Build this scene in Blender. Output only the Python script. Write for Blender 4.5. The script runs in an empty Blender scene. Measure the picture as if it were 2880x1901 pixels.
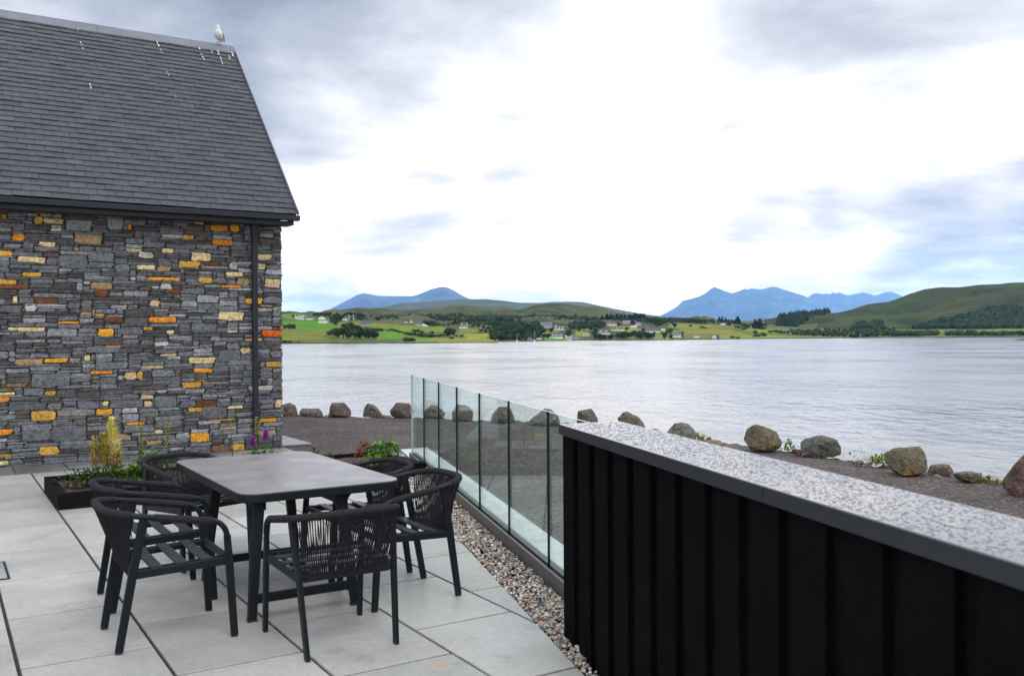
import bpy, bmesh, math, random
import numpy as np
from mathutils import Vector, Matrix, noise as mnoise
R = math.radians
random.seed(7)
rng = np.random.default_rng(7)
SC = bpy.context.scene
COL = SC.collection

# ------------------------------------------------------------------ camera
FPX, CX, CY, RHO, PIT, EYE = 2600.0, 1440.0, 950.5, R(0.36), math.atan(5.5 / 2600.0), 1.65
cr = np.array([math.cos(RHO), 0, -math.sin(RHO)])
cu0 = np.array([math.sin(RHO), 0, math.cos(RHO)])
cf = math.cos(PIT) * np.array([0, 1.0, 0]) - math.sin(PIT) * cu0
cu = math.sin(PIT) * np.array([0, 1.0, 0]) + math.cos(PIT) * cu0
CP = np.array([0, 0, EYE])
cam = bpy.data.cameras.new("camera")
camo = bpy.data.objects.new("camera", cam)
COL.objects.link(camo)
cam.sensor_width = 36.0
cam.lens = 36.0 * FPX / 2880.0
cam.clip_start = 0.05
cam.clip_end = 60000
cam.dof.use_dof = True
cam.dof.focus_distance = 11.0
cam.dof.aperture_fstop = 5.0
m4 = Matrix.Identity(4)
for i in range(3):
    m4[i][0], m4[i][1], m4[i][2], m4[i][3] = cr[i], cu[i], -cf[i], CP[i]
camo.matrix_world = m4
SC.camera = camo

# ------------------------------------------------------------------ sky, sun, exposure
SUN_EL, SUN_AZ = R(52), R(150)          # azimuth clockwise from +Y (the view direction)
wd = bpy.data.worlds.new("World")
SC.world = wd
wd.use_nodes = True
N, L = wd.node_tree.nodes, wd.node_tree.links
N.clear()


def nn(nodes, t, **k):
    n = nodes.new(t)
    for a, b in k.items():
        setattr(n, a, b)
    return n


def vmath(nodes, links, op, a, b=None):
    n = nn(nodes, 'ShaderNodeMath', operation=op)
    for i, v in enumerate((a, b)):
        if v is None:
            continue
        if isinstance(v, (int, float)):
            n.inputs[i].default_value = v
        else:
            links.new(v, n.inputs[i])
    return n.outputs[0]


tc = nn(N, 'ShaderNodeTexCoord')
sep = nn(N, 'ShaderNodeSeparateXYZ')
L.new(tc.outputs['Generated'], sep.inputs[0])
zc = vmath(N, L, 'ADD', vmath(N, L, 'MAXIMUM', sep.outputs['Z'], 0.0), 0.16)
comb = nn(N, 'ShaderNodeCombineXYZ')
L.new(vmath(N, L, 'DIVIDE', sep.outputs['X'], zc), comb.inputs[0])
L.new(vmath(N, L, 'DIVIDE', sep.outputs['Y'], zc), comb.inputs[1])
n1 = nn(N, 'ShaderNodeTexNoise')
n1.inputs['Scale'].default_value = 1.25
n1.inputs['Detail'].default_value = 7
n1.inputs['Roughness'].default_value = 0.58
n1.inputs['Distortion'].default_value = 0.25
mp = nn(N, 'ShaderNodeMapping')
mp.inputs['Location'].default_value = (3.1, 1.7, 0)
L.new(comb.outputs[0], mp.inputs[0])
L.new(mp.outputs[0], n1.inputs['Vector'])
cloud = n1.outputs['Fac']


def lobe(px, py, sig_deg, w):
    """cloud cover thinner or thicker round one direction of the sky"""
    d = cf + cr * (px - CX) / FPX + cu * (CY - py) / FPX
    d = d / np.linalg.norm(d)
    dn = nn(N, 'ShaderNodeVectorMath', operation='DOT_PRODUCT')
    L.new(tc.outputs['Generated'], dn.inputs[0])
    dn.inputs[1].default_value = tuple(d)
    mr = nn(N, 'ShaderNodeMapRange', interpolation_type='SMOOTHERSTEP')
    mr.inputs['From Min'].default_value = math.cos(R(sig_deg))
    mr.inputs['From Max'].default_value = 1.0
    mr.inputs['To Min'].default_value = 0.0
    mr.inputs['To Max'].default_value = w
    L.new(dn.outputs['Value'], mr.inputs['Value'])
    return mr.outputs[0]


cloud = vmath(N, L, 'ADD', vmath(N, L, 'MULTIPLY', vmath(N, L, 'SUBTRACT', cloud, 0.5), 2.0), 0.60)
for a in [(1500, 500, 20, 0.24), (1750, 300, 13, 0.08), (830, 480, 8, 0.14), (1480, 400, 4, -0.36), (2050, 520, 5, -0.26), (1150, 560, 4, -0.2), (1850, 760, 5, -0.16), (200, -60, 18, -0.36), (880, 170, 10, -0.24), (620, -120, 12, -0.2), (1180, -130, 11, -0.30), (1600, -150, 9, -0.12), (2350, -150, 12, -0.14),
          (1300, 60, 8, -0.06), (2650, 60, 14, 0.02), (2760, 660, 8, -0.36), (2500, 600, 6, -0.20), (2200, 700, 5, -0.16), (2500, 330, 9, 0.10), (950, 800, 7, -0.14), (1330, 700, 7, -0.24), (930, 780, 6, -0.22), (1900, 890, 4, 0.10)]:
    cloud = vmath(N, L, 'ADD', cloud, lobe(*a))
ramp = nn(N, 'ShaderNodeValToRGB')
ramp.color_ramp.interpolation = 'LINEAR'
e = ramp.color_ramp.elements
e[0].position, e[0].color = 0.0, (0.25, 0.275, 0.325, 1)
e[1].position, e[1].color = 0.86, (1.06, 1.05, 1.04, 1)
for p_, c_ in ((0.24, (0.40, 0.42, 0.465)), (0.46, (0.58, 0.60, 0.64)), (0.64, (0.77, 0.785, 0.81))):
    x = e.new(p_)
    x.color = (*c_, 1)
L.new(cloud, ramp.inputs[0])
# thicker, brighter veil overhead, out of the picture
up = nn(N, 'ShaderNodeMapRange', interpolation_type='SMOOTHSTEP')
up.inputs['From Min'].default_value = 0.38
up.inputs['From Max'].default_value = 0.75
up.inputs['To Min'].default_value = 1.0
up.inputs['To Max'].default_value = 1.75
L.new(sep.outputs['Z'], up.inputs['Value'])
low = nn(N, 'ShaderNodeValToRGB')      # the open strip of sky low down shines the brighter behind the sea air
el = low.color_ramp.elements
el[0].position, el[0].color = 0.0, (1.0, 0.86, 0.70, 1)
el[1].position, el[1].color = 0.55, (0.30, 0.30, 0.30, 1)
for p_, c_ in ((0.05, (0.80, 0.68, 0.54)), (0.10, (0.57, 0.50, 0.43)), (0.2, (0.41, 0.385, 0.36)), (0.35, (0.325, 0.322, 0.32))):
    q_ = el.new(p_)
    q_.color = (*c_, 1)
L.new(sep.outputs['Z'], low.inputs[0])
lm = nn(N, 'ShaderNodeVectorMath', operation='MULTIPLY')
L.new(low.outputs[0], lm.inputs[0])
L.new(ramp.outputs[0], lm.inputs[1])
bri = nn(N, 'ShaderNodeVectorMath', operation='SCALE')
L.new(lm.outputs[0], bri.inputs[0])
L.new(vmath(N, L, 'MULTIPLY', up.outputs[0], 33.3), bri.inputs['Scale'])
sky = nn(N, 'ShaderNodeTexSky', sky_type='NISHITA', sun_disc=False)
sky.sun_elevation = SUN_EL
sky.sun_rotation = SUN_AZ
mixs = nn(N, 'ShaderNodeMix', data_type='RGBA')
mixs.inputs['Factor'].default_value = 0.94
L.new(sky.outputs[0], mixs.inputs['A'])
L.new(bri.outputs[0], mixs.inputs['B'])
bg = nn(N, 'ShaderNodeBackground')
bg.inputs['Strength'].default_value = 0.1
L.new(mixs.outputs['Result'], bg.inputs['Color'])
wo = nn(N, 'ShaderNodeOutputWorld')
L.new(bg.outputs[0], wo.inputs[0])

sl = bpy.data.lights.new("sun", 'SUN')
sl.energy = 0.9
sl.angle = R(22)
sl.color = (1.0, 0.96, 0.9)
slo = bpy.data.objects.new("sun", sl)
COL.objects.link(slo)
sd = Vector((math.sin(SUN_AZ) * math.cos(SUN_EL), math.cos(SUN_AZ) * math.cos(SUN_EL), math.sin(SUN_EL)))
slo.rotation_euler = sd.to_track_quat('Z', 'Y').to_euler()
slo.location = (0, 0, 60)

SC.view_settings.view_transform = 'Standard'
SC.view_settings.look = 'None'
SC.view_settings.exposure = 0.4
SC.view_settings.gamma = 1.0
SC.cycles.max_bounces = 6
SC.cycles.transparent_max_bounces = 16
SC.cycles.volume_bounces = 1


# ------------------------------------------------------------------ geometry of the measured place
def ray(x, y):
    return cf + cr * (x - CX) / FPX + cu * (CY - y) / FPX


def at(x, y, z=0.0):
    d = ray(x, y)
    return CP + d * ((z - EYE) / d[2])


def onplane(x, y, p0, n):
    d = ray(x, y)
    return CP + d * (((np.asarray(p0) - CP) @ n) / (d @ n))


def atrange(x, y, r):
    d = ray(x, y)
    return CP + d * (r / math.hypot(d[0], d[1]))


TH, FH = R(31.95), R(14.5)
A = np.array([-math.sin(TH), math.cos(TH), 0])
B = np.array([math.cos(TH), math.sin(TH), 0])
FD = np.array([-math.sin(FH), math.cos(FH), 0])
ND = np.array([math.cos(FH), math.sin(FH), 0])


def AB(a, b, z=0.0):
    return A * a + B * b + np.array([0, 0, z])


# ------------------------------------------------------------------ helpers: meshes and objects
class MB:
    """collects shapes; build() links them as ONE mesh object"""

    def __init__(s):
        s.v, s.f, s.m, s.c = [], [], [], []

    def add(s, verts, faces, mi=0, col=None):
        o = len(s.v)
        s.v.extend([tuple(p) for p in verts])
        for f in faces:
            s.f.append(tuple(i + o for i in f))
            s.m.append(mi)
            s.c.append(col)
        return s

    def box(s, c, d, rot=None, mi=0, col=None, taper=1.0):
        c = np.asarray(c, float)
        h = np.asarray(d, float) / 2
        vs = []
        for k in (-1, 1):
            t = taper if k > 0 else 1.0
            for (i, j) in ((-1, -1), (1, -1), (1, 1), (-1, 1)):
                p = np.array([i * h[0] * t, j * h[1] * t, k * h[2]])
                if rot is not None:
                    p = rot @ p
                vs.append(c + p)
        return s.add(vs, [(3, 2, 1, 0), (4, 5, 6, 7), (0, 1, 5, 4), (1, 2, 6, 5), (2, 3, 7, 6), (3, 0, 4, 7)], mi, col)

    def sweep(s, path, sec, up=(0, 0, 1), caps=True, mi=0, col=None, scales=None):
        """sec: list of (side, up) offsets, carried along the path without twisting"""
        P = [np.asarray(p, float) for p in path]
        n = len(P)
        u = np.asarray(up, float)
        vs = []
        pt = None
        for i in range(n):
            t = P[min(i + 1, n - 1)] - P[max(i - 1, 0)]
            t = t / (np.linalg.norm(t) + 1e-12)
            if pt is not None:
                ax = np.cross(pt, t)
                sn = np.linalg.norm(ax)
                if sn > 1e-9:
                    q = Matrix.Rotation(math.atan2(sn, float(pt @ t)), 3, Vector(ax / sn))
                    u = np.array(q @ Vector(u))
            sd_ = np.cross(t, u)
            sd_ /= np.linalg.norm(sd_) + 1e-12
            u = np.cross(sd_, t)
            k = 1.0 if scales is None else scales[i]
            for (a, b) in sec:
                vs.append(P[i] + (sd_ * a + u * b) * k)
            pt = t
        m = len(sec)
        fs = []
        for i in range(n - 1):
            for j in range(m):
                a, b = i * m + j, i * m + (j + 1) % m
                fs.append((a, b, b + m, a + m))
        if caps:
            fs.append(tuple(range(m - 1, -1, -1)))
            fs.append(tuple(range((n - 1) * m, n * m)))
        return s.add(vs, fs, mi, col)

    def tube(s, path, r, n=6, **k):
        return s.sweep(path, [(r * math.cos(2 * math.pi * i / n), r * math.sin(2 * math.pi * i / n)) for i in range(n)], **k)

    def prism(s, poly, z0, z1, mi=0, col=None):
        n = len(poly)
        vs = [(p[0], p[1], z0) for p in poly] + [(p[0], p[1], z1) for p in poly]
        fs = [tuple(range(n - 1, -1, -1)), tuple(range(n, 2 * n))] + [(i, (i + 1) % n, (i + 1) % n + n, i + n) for i in range(n)]
        return s.add(vs, fs, mi, col)

    def build(s, name, mats, parent=None, smooth=False, bevel=0.0, rotz=0.0, loc=(0, 0, 0)):
        me = bpy.data.meshes.new(name)
        me.from_pydata(s.v, [], s.f)
        if not isinstance(mats, (list, tuple)):
            mats = [mats]
        for mt in mats:
            me.materials.append(mt)
        me.polygons.foreach_set('material_index', s.m)
        if smooth:
            me.polygons.foreach_set('use_smooth', [True] * len(s.f))
        if any(c is not None for c in s.c):
            at_ = me.attributes.new('Col', 'FLOAT_COLOR', 'FACE')
            at_.data.foreach_set('color', np.array([(*(c if c is not None else (1, 1, 1)), 1.0) for c in s.c], np.float32).ravel())
        me.update()
        o = bpy.data.objects.new(name, me)
        COL.objects.link(o)
        o.rotation_euler = (0, 0, rotz)
        o.location = loc
        if parent is not None:
            o.parent = parent
        if bevel:
            b = o.modifiers.new('bevel', 'BEVEL')
            b.width = bevel
            b.segments = 2
            b.limit_method = 'ANGLE'
            b.angle_limit = R(40)
        return o


def tag(o, label=None, cat=None, group=None, kind=None):
    if label:
        o['label'] = label
    if cat:
        o['category'] = cat
    if group:
        o['group'] = group
    if kind:
        o['kind'] = kind
    return o


def thing(name, label, cat, loc=(0, 0, 0), rotz=0.0, group=None):
    o = bpy.data.objects.new(name, None)
    o.empty_display_size = 0.2
    COL.objects.link(o)
    o.location = tuple(loc)
    o.rotation_euler = (0, 0, rotz)
    return tag(o, label, cat, group)


def dup(root, loc, rotz, label, group=None):
    def cp(o, par):
        c = o.copy()
        COL.objects.link(c)
        c.parent = par
        for ch in list(o.children):
            cp(ch, c)
        return c
    r = root.copy()
    COL.objects.link(r)
    for ch in list(root.children):
        cp(ch, r)
    r.location = tuple(loc)
    r.rotation_euler = (0, 0, rotz)
    r['label'] = label
    if group:
        r['group'] = group
    return r


def crect(w, h, c):
    w, h = w / 2, h / 2
    return [(-w + c, -h), (w - c, -h), (w, -h + c), (w, h - c), (w - c, h), (-w + c, h), (-w, h - c), (-w, -h + c)]


def fbm(p, s=1.0, o=4):
    return mnoise.fractal(Vector((p[0] * s, p[1] * s, (p[2] if len(p) > 2 else 0) * s)), 1.0, 2.0, o)


# ------------------------------------------------------------------ helpers: materials
def mat(name, col=(0.5, 0.5, 0.5), rough=0.6, metal=0.0, attr=False, var=None, bump=None, spec=0.5, coat=0.0, rvar=None, tint=None, coord='Object'):
    """var: [(scale, amount)...] value mottling; bump: [(scale, distance, kind)...]; tint: [(scale, lo, hi, colour)...]"""
    m = bpy.data.materials.new(name)
    m.use_nodes = True
    n, l = m.node_tree.nodes, m.node_tree.links
    bs = n['Principled BSDF']
    bs.inputs['Roughness'].default_value = rough
    bs.inputs['Metallic'].default_value = metal
    bs.inputs['Specular IOR Level'].default_value = spec
    bs.inputs['Coat Weight'].default_value = coat
    bs.inputs['Coat Roughness'].default_value = 0.08
    tcn = nn(n, 'ShaderNodeTexCoord')
    vec = tcn.outputs[coord]
    if attr:
        a = nn(n, 'ShaderNodeAttribute', attribute_name='Col')
        c = a.outputs['Color']
    else:
        a = nn(n, 'ShaderNodeRGB')
        a.outputs[0].default_value = (*col, 1)
        c = a.outputs[0]
    for (sc, lo, hi, tcol) in (tint or []):
        t = nn(n, 'ShaderNodeTexNoise')
        t.inputs['Scale'].default_value = sc
        t.inputs['Detail'].default_value = 5
        l.new(vec, t.inputs['Vector'])
        mr = nn(n, 'ShaderNodeMapRange')
        mr.inputs['From Min'].default_value = lo
        mr.inputs['From Max'].default_value = hi
        l.new(t.outputs['Fac'], mr.inputs['Value'])
        mx = nn(n, 'ShaderNodeMix', data_type='RGBA')
        l.new(mr.outputs[0], mx.inputs['Factor'])
        l.new(c, mx.inputs['A'])
        mx.inputs['B'].default_value = (*tcol, 1)
        c = mx.outputs['Result']
    for (sc, amt) in (var or []):
        t = nn(n, 'ShaderNodeTexNoise')
        t.inputs['Scale'].default_value = sc
        t.inputs['Detail'].default_value = 6
        t.inputs['Roughness'].default_value = 0.6
        l.new(vec, t.inputs['Vector'])
        mr = nn(n, 'ShaderNodeMapRange')
        mr.inputs['From Min'].default_value = 0.25
        mr.inputs['From Max'].default_value = 0.75
        mr.inputs['To Min'].default_value = 1 - amt
        mr.inputs['To Max'].default_value = 1 + amt
        l.new(t.outputs['Fac'], mr.inputs['Value'])
        sc_ = nn(n, 'ShaderNodeVectorMath', operation='SCALE')
        l.new(c, sc_.inputs[0])
        l.new(mr.outputs[0], sc_.inputs['Scale'])
        c = sc_.outputs[0]
    l.new(c, bs.inputs['Base Color'])
    if rvar:
        t = nn(n, 'ShaderNodeTexNoise')
        t.inputs['Scale'].default_value = rvar[0]
        t.inputs['Detail'].default_value = 5
        l.new(vec, t.inputs['Vector'])
        mr = nn(n, 'ShaderNodeMapRange')
        mr.inputs['From Min'].default_value = 0.35
        mr.inputs['From Max'].default_value = 0.65
        mr.inputs['To Min'].default_value = rvar[1]
        mr.inputs['To Max'].default_value = rvar[2]
        l.new(t.outputs['Fac'], mr.inputs['Value'])
        l.new(mr.outputs[0], bs.inputs['Roughness'])
    nor = None
    for (sc, dist, kind) in (bump or []):
        if kind == 'v':
            t = nn(n, 'ShaderNodeTexVoronoi')
            out = t.outputs['Distance']
        else:
            t = nn(n, 'ShaderNodeTexNoise')
            t.inputs['Detail'].default_value = 6
            out = t.outputs['Fac']
        t.inputs['Scale'].default_value = sc
        l.new(vec, t.inputs['Vector'])
        b = nn(n, 'ShaderNodeBump')
        b.inputs['Distance'].default_value = dist
        b.inputs['Strength'].default_value = 1.0
        l.new(out, b.inputs['Height'])
        if nor is not None:
            l.new(nor, b.inputs['Normal'])
        nor = b.outputs[0]
    if nor is not None:
        l.new(nor, bs.inputs['Normal'])
    return m


M_frame = mat('powder coated metal', (0.0085, 0.0115, 0.0155), 0.5, var=[(30, 0.15)], spec=0.2)
M_cord = mat('charcoal cord', (0.021, 0.0195, 0.024), 0.85, var=[(60, 0.3)], bump=[(420, 0.002, 'n')], spec=0.2)
M_wetslat = mat('wet painted slat', (0.018, 0.027, 0.034), 0.4, var=[(25, 0.2)], rvar=(60, 0.28, 0.5), spec=0.4)
M_ceramic = mat('grey ceramic top', (0.215, 0.206, 0.213), 0.32, var=[(2.3, 0.08), (14, 0.08)], rvar=(4, 0.26, 0.45), bump=[(220, 0.0003, 'n')])
M_slab = mat('porcelain paving', (0.3, 0.31, 0.31), 0.5, attr=True, var=[(0.8, 0.10), (6, 0.08), (22, 0.12), (90, 0.20), (300, 0.22)], rvar=(1.6, 0.36, 0.62), bump=[(160, 0.0012, 'n')], tint=[(1.4, 0.50, 0.74, (0.34, 0.328, 0.30)), (3.1, 0.60, 0.78, (0.25, 0.255, 0.25))])
def slab_stain():
    n, l = M_slab.node_tree.nodes, M_slab.node_tree.links
    bs = n['Principled BSDF']
    src = bs.inputs['Base Color'].links[0].from_socket
    p = at(1237, 1872)
    vec = n['Texture Coordinate'].outputs['Object']
    ds = nn(n, 'ShaderNodeVectorMath', operation='DISTANCE')
    l.new(vec, ds.inputs[0])
    ds.inputs[1].default_value = (float(p @ B), float(p @ A), 0)
    tx = nn(n, 'ShaderNodeTexNoise')
    tx.inputs['Scale'].default_value = 26
    tx.inputs['Detail'].default_value = 5
    l.new(vec, tx.inputs['Vector'])
    v = vmath(n, l, 'SUBTRACT', vmath(n, l, 'MULTIPLY', tx.outputs['Fac'], 2.1), vmath(n, l, 'MULTIPLY', ds.outputs['Value'], 9.0))
    mr = nn(n, 'ShaderNodeMapRange')
    mr.inputs['From Min'].default_value = 0.55
    mr.inputs['From Max'].default_value = 1.1
    mr.inputs['To Max'].default_value = 0.75
    l.new(v, mr.inputs['Value'])
    mx = nn(n, 'ShaderNodeMix', data_type='RGBA')
    l.new(mr.outputs[0], mx.inputs['Factor'])
    l.new(src, mx.inputs['A'])
    mx.inputs['B'].default_value = (0.50, 0.27, 0.06, 1)
    l.new(mx.outputs['Result'], bs.inputs['Base Color'])


slab_stain()
M_joint = mat('joint grit', (0.028, 0.024, 0.020), 0.9, var=[(40, 0.5)], bump=[(120, 0.006, 'n')])
M_pebble = mat('pebble', attr=True, rough=0.55, var=[(60, 0.2)], bump=[(90, 0.002, 'n')])
M_slate = mat('roof slate', attr=True, rough=0.5, var=[(3, 0.12), (30, 0.15)], bump=[(45, 0.003, 'n')], spec=0.4)
M_lead = mat('lead ridge', (0.14, 0.155, 0.19), 0.45, var=[(3, 0.2), (18, 0.15)], spec=0.5)
M_drop = mat('bird dropping', (0.72, 0.72, 0.74), 0.8)
M_gutter = mat('dark grey gutter', (0.017, 0.021, 0.030), 0.5, var=[(4, 0.1)], spec=0.25)
M_soffit = mat('charcoal soffit board', (0.020, 0.022, 0.027), 0.6, var=[(4, 0.15)])
M_stone = mat('wall stone', attr=True, rough=0.8, var=[(7, 0.25), (26, 0.55), (90, 0.35)], bump=[(16, 0.02, 'n'), (70, 0.006, 'n')], spec=0.3)
M_mortar = mat('recessed mortar', (0.04, 0.04, 0.043), 0.95, var=[(20, 0.4)], bump=[(50, 0.01, 'n')])
M_clad = mat('black stained timber', (0.0045, 0.0045, 0.0052), 0.9, var=[(5, 0.35), (80, 0.25)], bump=[(60, 0.0015, 'n')], spec=0.03)
M_cap = mat('charcoal capping', (0.034, 0.039, 0.050), 0.15, var=[(6, 0.1)], rvar=(5, 0.06, 0.12), spec=0.75, coat=0.3)
M_rain = mat('rain bead', (0.085, 0.09, 0.105), 0.05, spec=0.6)
M_capside = mat('shaded capping side', (0.022, 0.025, 0.032), 0.5, var=[(6, 0.1)], spec=0.3)  # same capping, its colour darkened to put shade on the side faces
M_planter = mat('black planter timber', (0.006, 0.006, 0.007), 0.7, spec=0.07, var=[(8, 0.4), (40, 0.3)], bump=[(40, 0.002, 'n')])
M_soil = mat('planter soil', (0.075, 0.042, 0.028), 0.95, var=[(30, 0.6)], bump=[(60, 0.03, 'n')])
M_leaf = mat('leaf', attr=True, rough=0.5, var=[(20, 0.25)], spec=0.3)
M_upstand = mat('anodised base channel', (0.095, 0.090, 0.088), 0.5, var=[(3, 0.15), (50, 0.15)])
M_bird = mat('gull plumage', attr=True, rough=0.75, var=[(30, 0.06)])


def mat_glass():
    m = bpy.data.materials.new('clear glass pane')
    m.use_nodes = True
    n, l = m.node_tree.nodes, m.node_tree.links
    n.remove(n['Principled BSDF'])
    tr = nn(n, 'ShaderNodeBsdfTransparent')
    tr.inputs[0].default_value = (0.905, 0.955, 0.945, 1)
    gl = nn(n, 'ShaderNodeBsdfGlossy')
    gl.inputs['Roughness'].default_value = 0.0
    gl.inputs['Color'].default_value = (0.95, 1, 0.99, 1)
    fr = nn(n, 'ShaderNodeFresnel')
    fr.inputs['IOR'].default_value = 1.5
    mx = nn(n, 'ShaderNodeMixShader')
    geo = nn(n, 'ShaderNodeNewGeometry')           # reflect once, where the ray enters the pane
    l.new(vmath(n, l, 'MULTIPLY', fr.outputs[0], vmath(n, l, 'SUBTRACT', 1.0, geo.outputs['Backfacing'])), mx.inputs[0])
    l.new(tr.outputs[0], mx.inputs[1])
    l.new(gl.outputs[0], mx.inputs[2])
    l.new(mx.outputs[0], n['Material Output'].inputs[0])
    return m


M_glass = mat_glass()
M_gedge = mat('green glass edge', (0.003, 0.020, 0.021), 0.15)
M_gtop = mat('polished glass top edge', (0.35, 0.45, 0.43), 0.2)


def mat_gravel():
    m = mat('dark gravel', (0.1, 0.09, 0.085), 0.85)
    n, l = m.node_tree.nodes, m.node_tree.links
    bs = n['Principled BSDF']
    bs.inputs['Specular IOR Level'].default_value = 0.3
    tcn = n['Texture Coordinate']
    v = nn(n, 'ShaderNodeTexVoronoi')
    v.inputs['Scale'].default_value = 38
    l.new(tcn.outputs['Object'], v.inputs['Vector'])
    rp = nn(n, 'ShaderNodeValToRGB')
    ee = rp.color_ramp.elements
    ee[0].position, ee[0].color = 0.0, (0.035, 0.030, 0.029, 1)
    ee[1].position, ee[1].color = 1.0, (0.22, 0.19, 0.175, 1)
    q = ee.new(0.5)
    q.color = (0.085, 0.070, 0.066, 1)
    q = ee.new(0.85)
    q.color = (0.12, 0.098, 0.090, 1)
    sp = nn(n, 'ShaderNodeSeparateColor')
    l.new(v.outputs['Color'], sp.inputs[0])
    l.new(sp.outputs[0], rp.inputs[0])
    t = nn(n, 'ShaderNodeTexNoise')
    t.inputs['Scale'].default_value = 0.9
    t.inputs['Detail'].default_value = 5
    l.new(tcn.outputs['Object'], t.inputs['Vector'])
    mr = nn(n, 'ShaderNodeMapRange')
    mr.inputs['From Min'].default_value = 0.3
    mr.inputs['From Max'].default_value = 0.7
    mr.inputs['To Min'].default_value = 0.75
    mr.inputs['To Max'].default_value = 1.25
    l.new(t.outputs['Fac'], mr.inputs['Value'])
    s_ = nn(n, 'ShaderNodeVectorMath', operation='SCALE')
    l.new(rp.outputs[0], s_.inputs[0])
    l.new(mr.outputs[0], s_.inputs['Scale'])
    l.new(s_.outputs[0], bs.inputs['Base Color'])
    b = nn(n, 'ShaderNodeBump', invert=True)
    b.inputs['Distance'].default_value = 0.02
    l.new(v.outputs['Distance'], b.inputs['Height'])
    l.new(b.outputs[0], bs.inputs['Normal'])
    return m


def mat_water():
    m = bpy.data.materials.new('loch water')
    m.use_nodes = True
    n, l = m.node_tree.nodes, m.node_tree.links
    bs = n['Principled BSDF']
    bs.inputs['Base Color'].default_value = (0.23, 0.228, 0.22, 1)
    bs.inputs['Specular IOR Level'].default_value = 0.9
    bs.inputs['Roughness'].default_value = 0.28
    bs.inputs['IOR'].default_value = 1.33
    tcn = nn(n, 'ShaderNodeTexCoord')
    nor = None
    for (sc, st, dist, rot) in ((0.16, (1.5, 0.7, 1), 0.20, 8), (0.75, (1.5, 0.8, 1), 0.095, -6), (2.6, (1.4, 0.9, 1), 0.030, 8)):
        mpn = nn(n, 'ShaderNodeMapping')
        mpn.inputs['Scale'].default_value = st
        mpn.inputs['Rotation'].default_value = (0, 0, R(rot))
        l.new(tcn.outputs['Object'], mpn.inputs[0])
        t = nn(n, 'ShaderNodeTexNoise')
        t.inputs['Scale'].default_value = sc
        t.inputs['Detail'].default_value = 3
        l.new(mpn.outputs[0], t.inputs['Vector'])
        b = nn(n, 'ShaderNodeBump')
        b.inputs['Distance'].default_value = dist
        b.inputs['Strength'].default_value = 1.0
        l.new(t.outputs['Fac'], b.inputs['Height'])
        if nor is not None:
            l.new(nor, b.inputs['Normal'])
        nor = b.outputs[0]
    l.new(nor, bs.inputs['Normal'])
    t = nn(n, 'ShaderNodeTexNoise')            # cat's paws: smoother and rougher patches
    t.inputs['Scale'].default_value = 0.035
    t.inputs['Detail'].default_value = 4
    l.new(tcn.outputs['Object'], t.inputs['Vector'])
    mr = nn(n, 'ShaderNodeMapRange')
    mr.inputs['From Min'].default_value = 0.4
    mr.inputs['From Max'].default_value = 0.65
    mr.inputs['To Min'].default_value = 0.10
    mr.inputs['To Max'].default_value = 0.20
    l.new(t.outputs['Fac'], mr.inputs['Value'])
    l.new(mr.outputs[0], bs.inputs['Roughness'])
    return m


# ------------------------------------------------------------------ setting: ground, water
SEA = -2.5
M_gravel = mat_gravel()
edge = np.array([(-80, 20.6), (-12, 20.4), (-4.6, 20.0), (-2.2, 19.5), (-0.2, 18.6), (1.4, 17.8), (2.3, 16.7), (3.0, 15.1), (4.0, 13.5), (4.7, 12.1), (5.4, 11.0), (6.3, 9.8), (7.6, 8), (9.5, 5), (13, -12), (20, -70)], float)


def seg_dist(X, Y):
    d = np.full(X.shape, 1e9)
    for (x0, y0), (x1, y1) in zip(edge[:-1], edge[1:]):
        dx, dy = x1 - x0, y1 - y0
        t = np.clip(((X - x0) * dx + (Y - y0) * dy) / (dx * dx + dy * dy), 0, 1)
        d = np.minimum(d, np.hypot(X - x0 - t * dx, Y - y0 - t * dy))
    return d


def make_ground():
    xs = np.concatenate([np.linspace(-80, -8.5, 18), np.linspace(-8, 10, 150), np.linspace(10.5, 40, 14)])
    ys = np.concatenate([np.linspace(-60, -2, 12), np.linspace(-1.8, 24, 215), np.linspace(24.5, 34, 8)])
    X, Y = np.meshgrid(xs, ys)
    D = seg_dist(X, Y)
    inside = Y < np.interp(X, edge[:, 0], edge[:, 1])
    Z = np.full(X.shape, -0.03)
    for i in range(X.shape[0]):
        for j in range(X.shape[1]):
            nz = fbm((X[i, j], Y[i, j]), 0.8)
            if inside[i, j]:
                w = min(1.0, max(0.0, (6 - D[i, j]) / 6))
                Z[i, j] += 0.035 * nz * w * w - (0.06 * max(0, 0.5 - D[i, j]))
            else:
                Z[i, j] = max(-5.0, -0.03 - 0.62 * D[i, j] + 0.10 * nz * min(1, D[i, j] * 2))
    ny, nx = X.shape
    mb = MB()
    vs = np.stack([X.ravel(), Y.ravel(), Z.ravel()], 1)
    fs = [(i * nx + j, i * nx + j + 1, (i + 1) * nx + j + 1, (i + 1) * nx + j) for i in range(ny - 1) for j in range(nx - 1)]
    mb.add(vs, fs)
    return tag(mb.build('gravel_ground', M_gravel, smooth=True), kind='structure')


make_ground()
wt = MB()
wt.add([(-9000, -3000, SEA), (9000, -3000, SEA), (9000, 4000, SEA), (-9000, 4000, SEA)], [(0, 1, 2, 3)])
tag(wt.build('loch_water', mat_water()), kind='structure')


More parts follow.
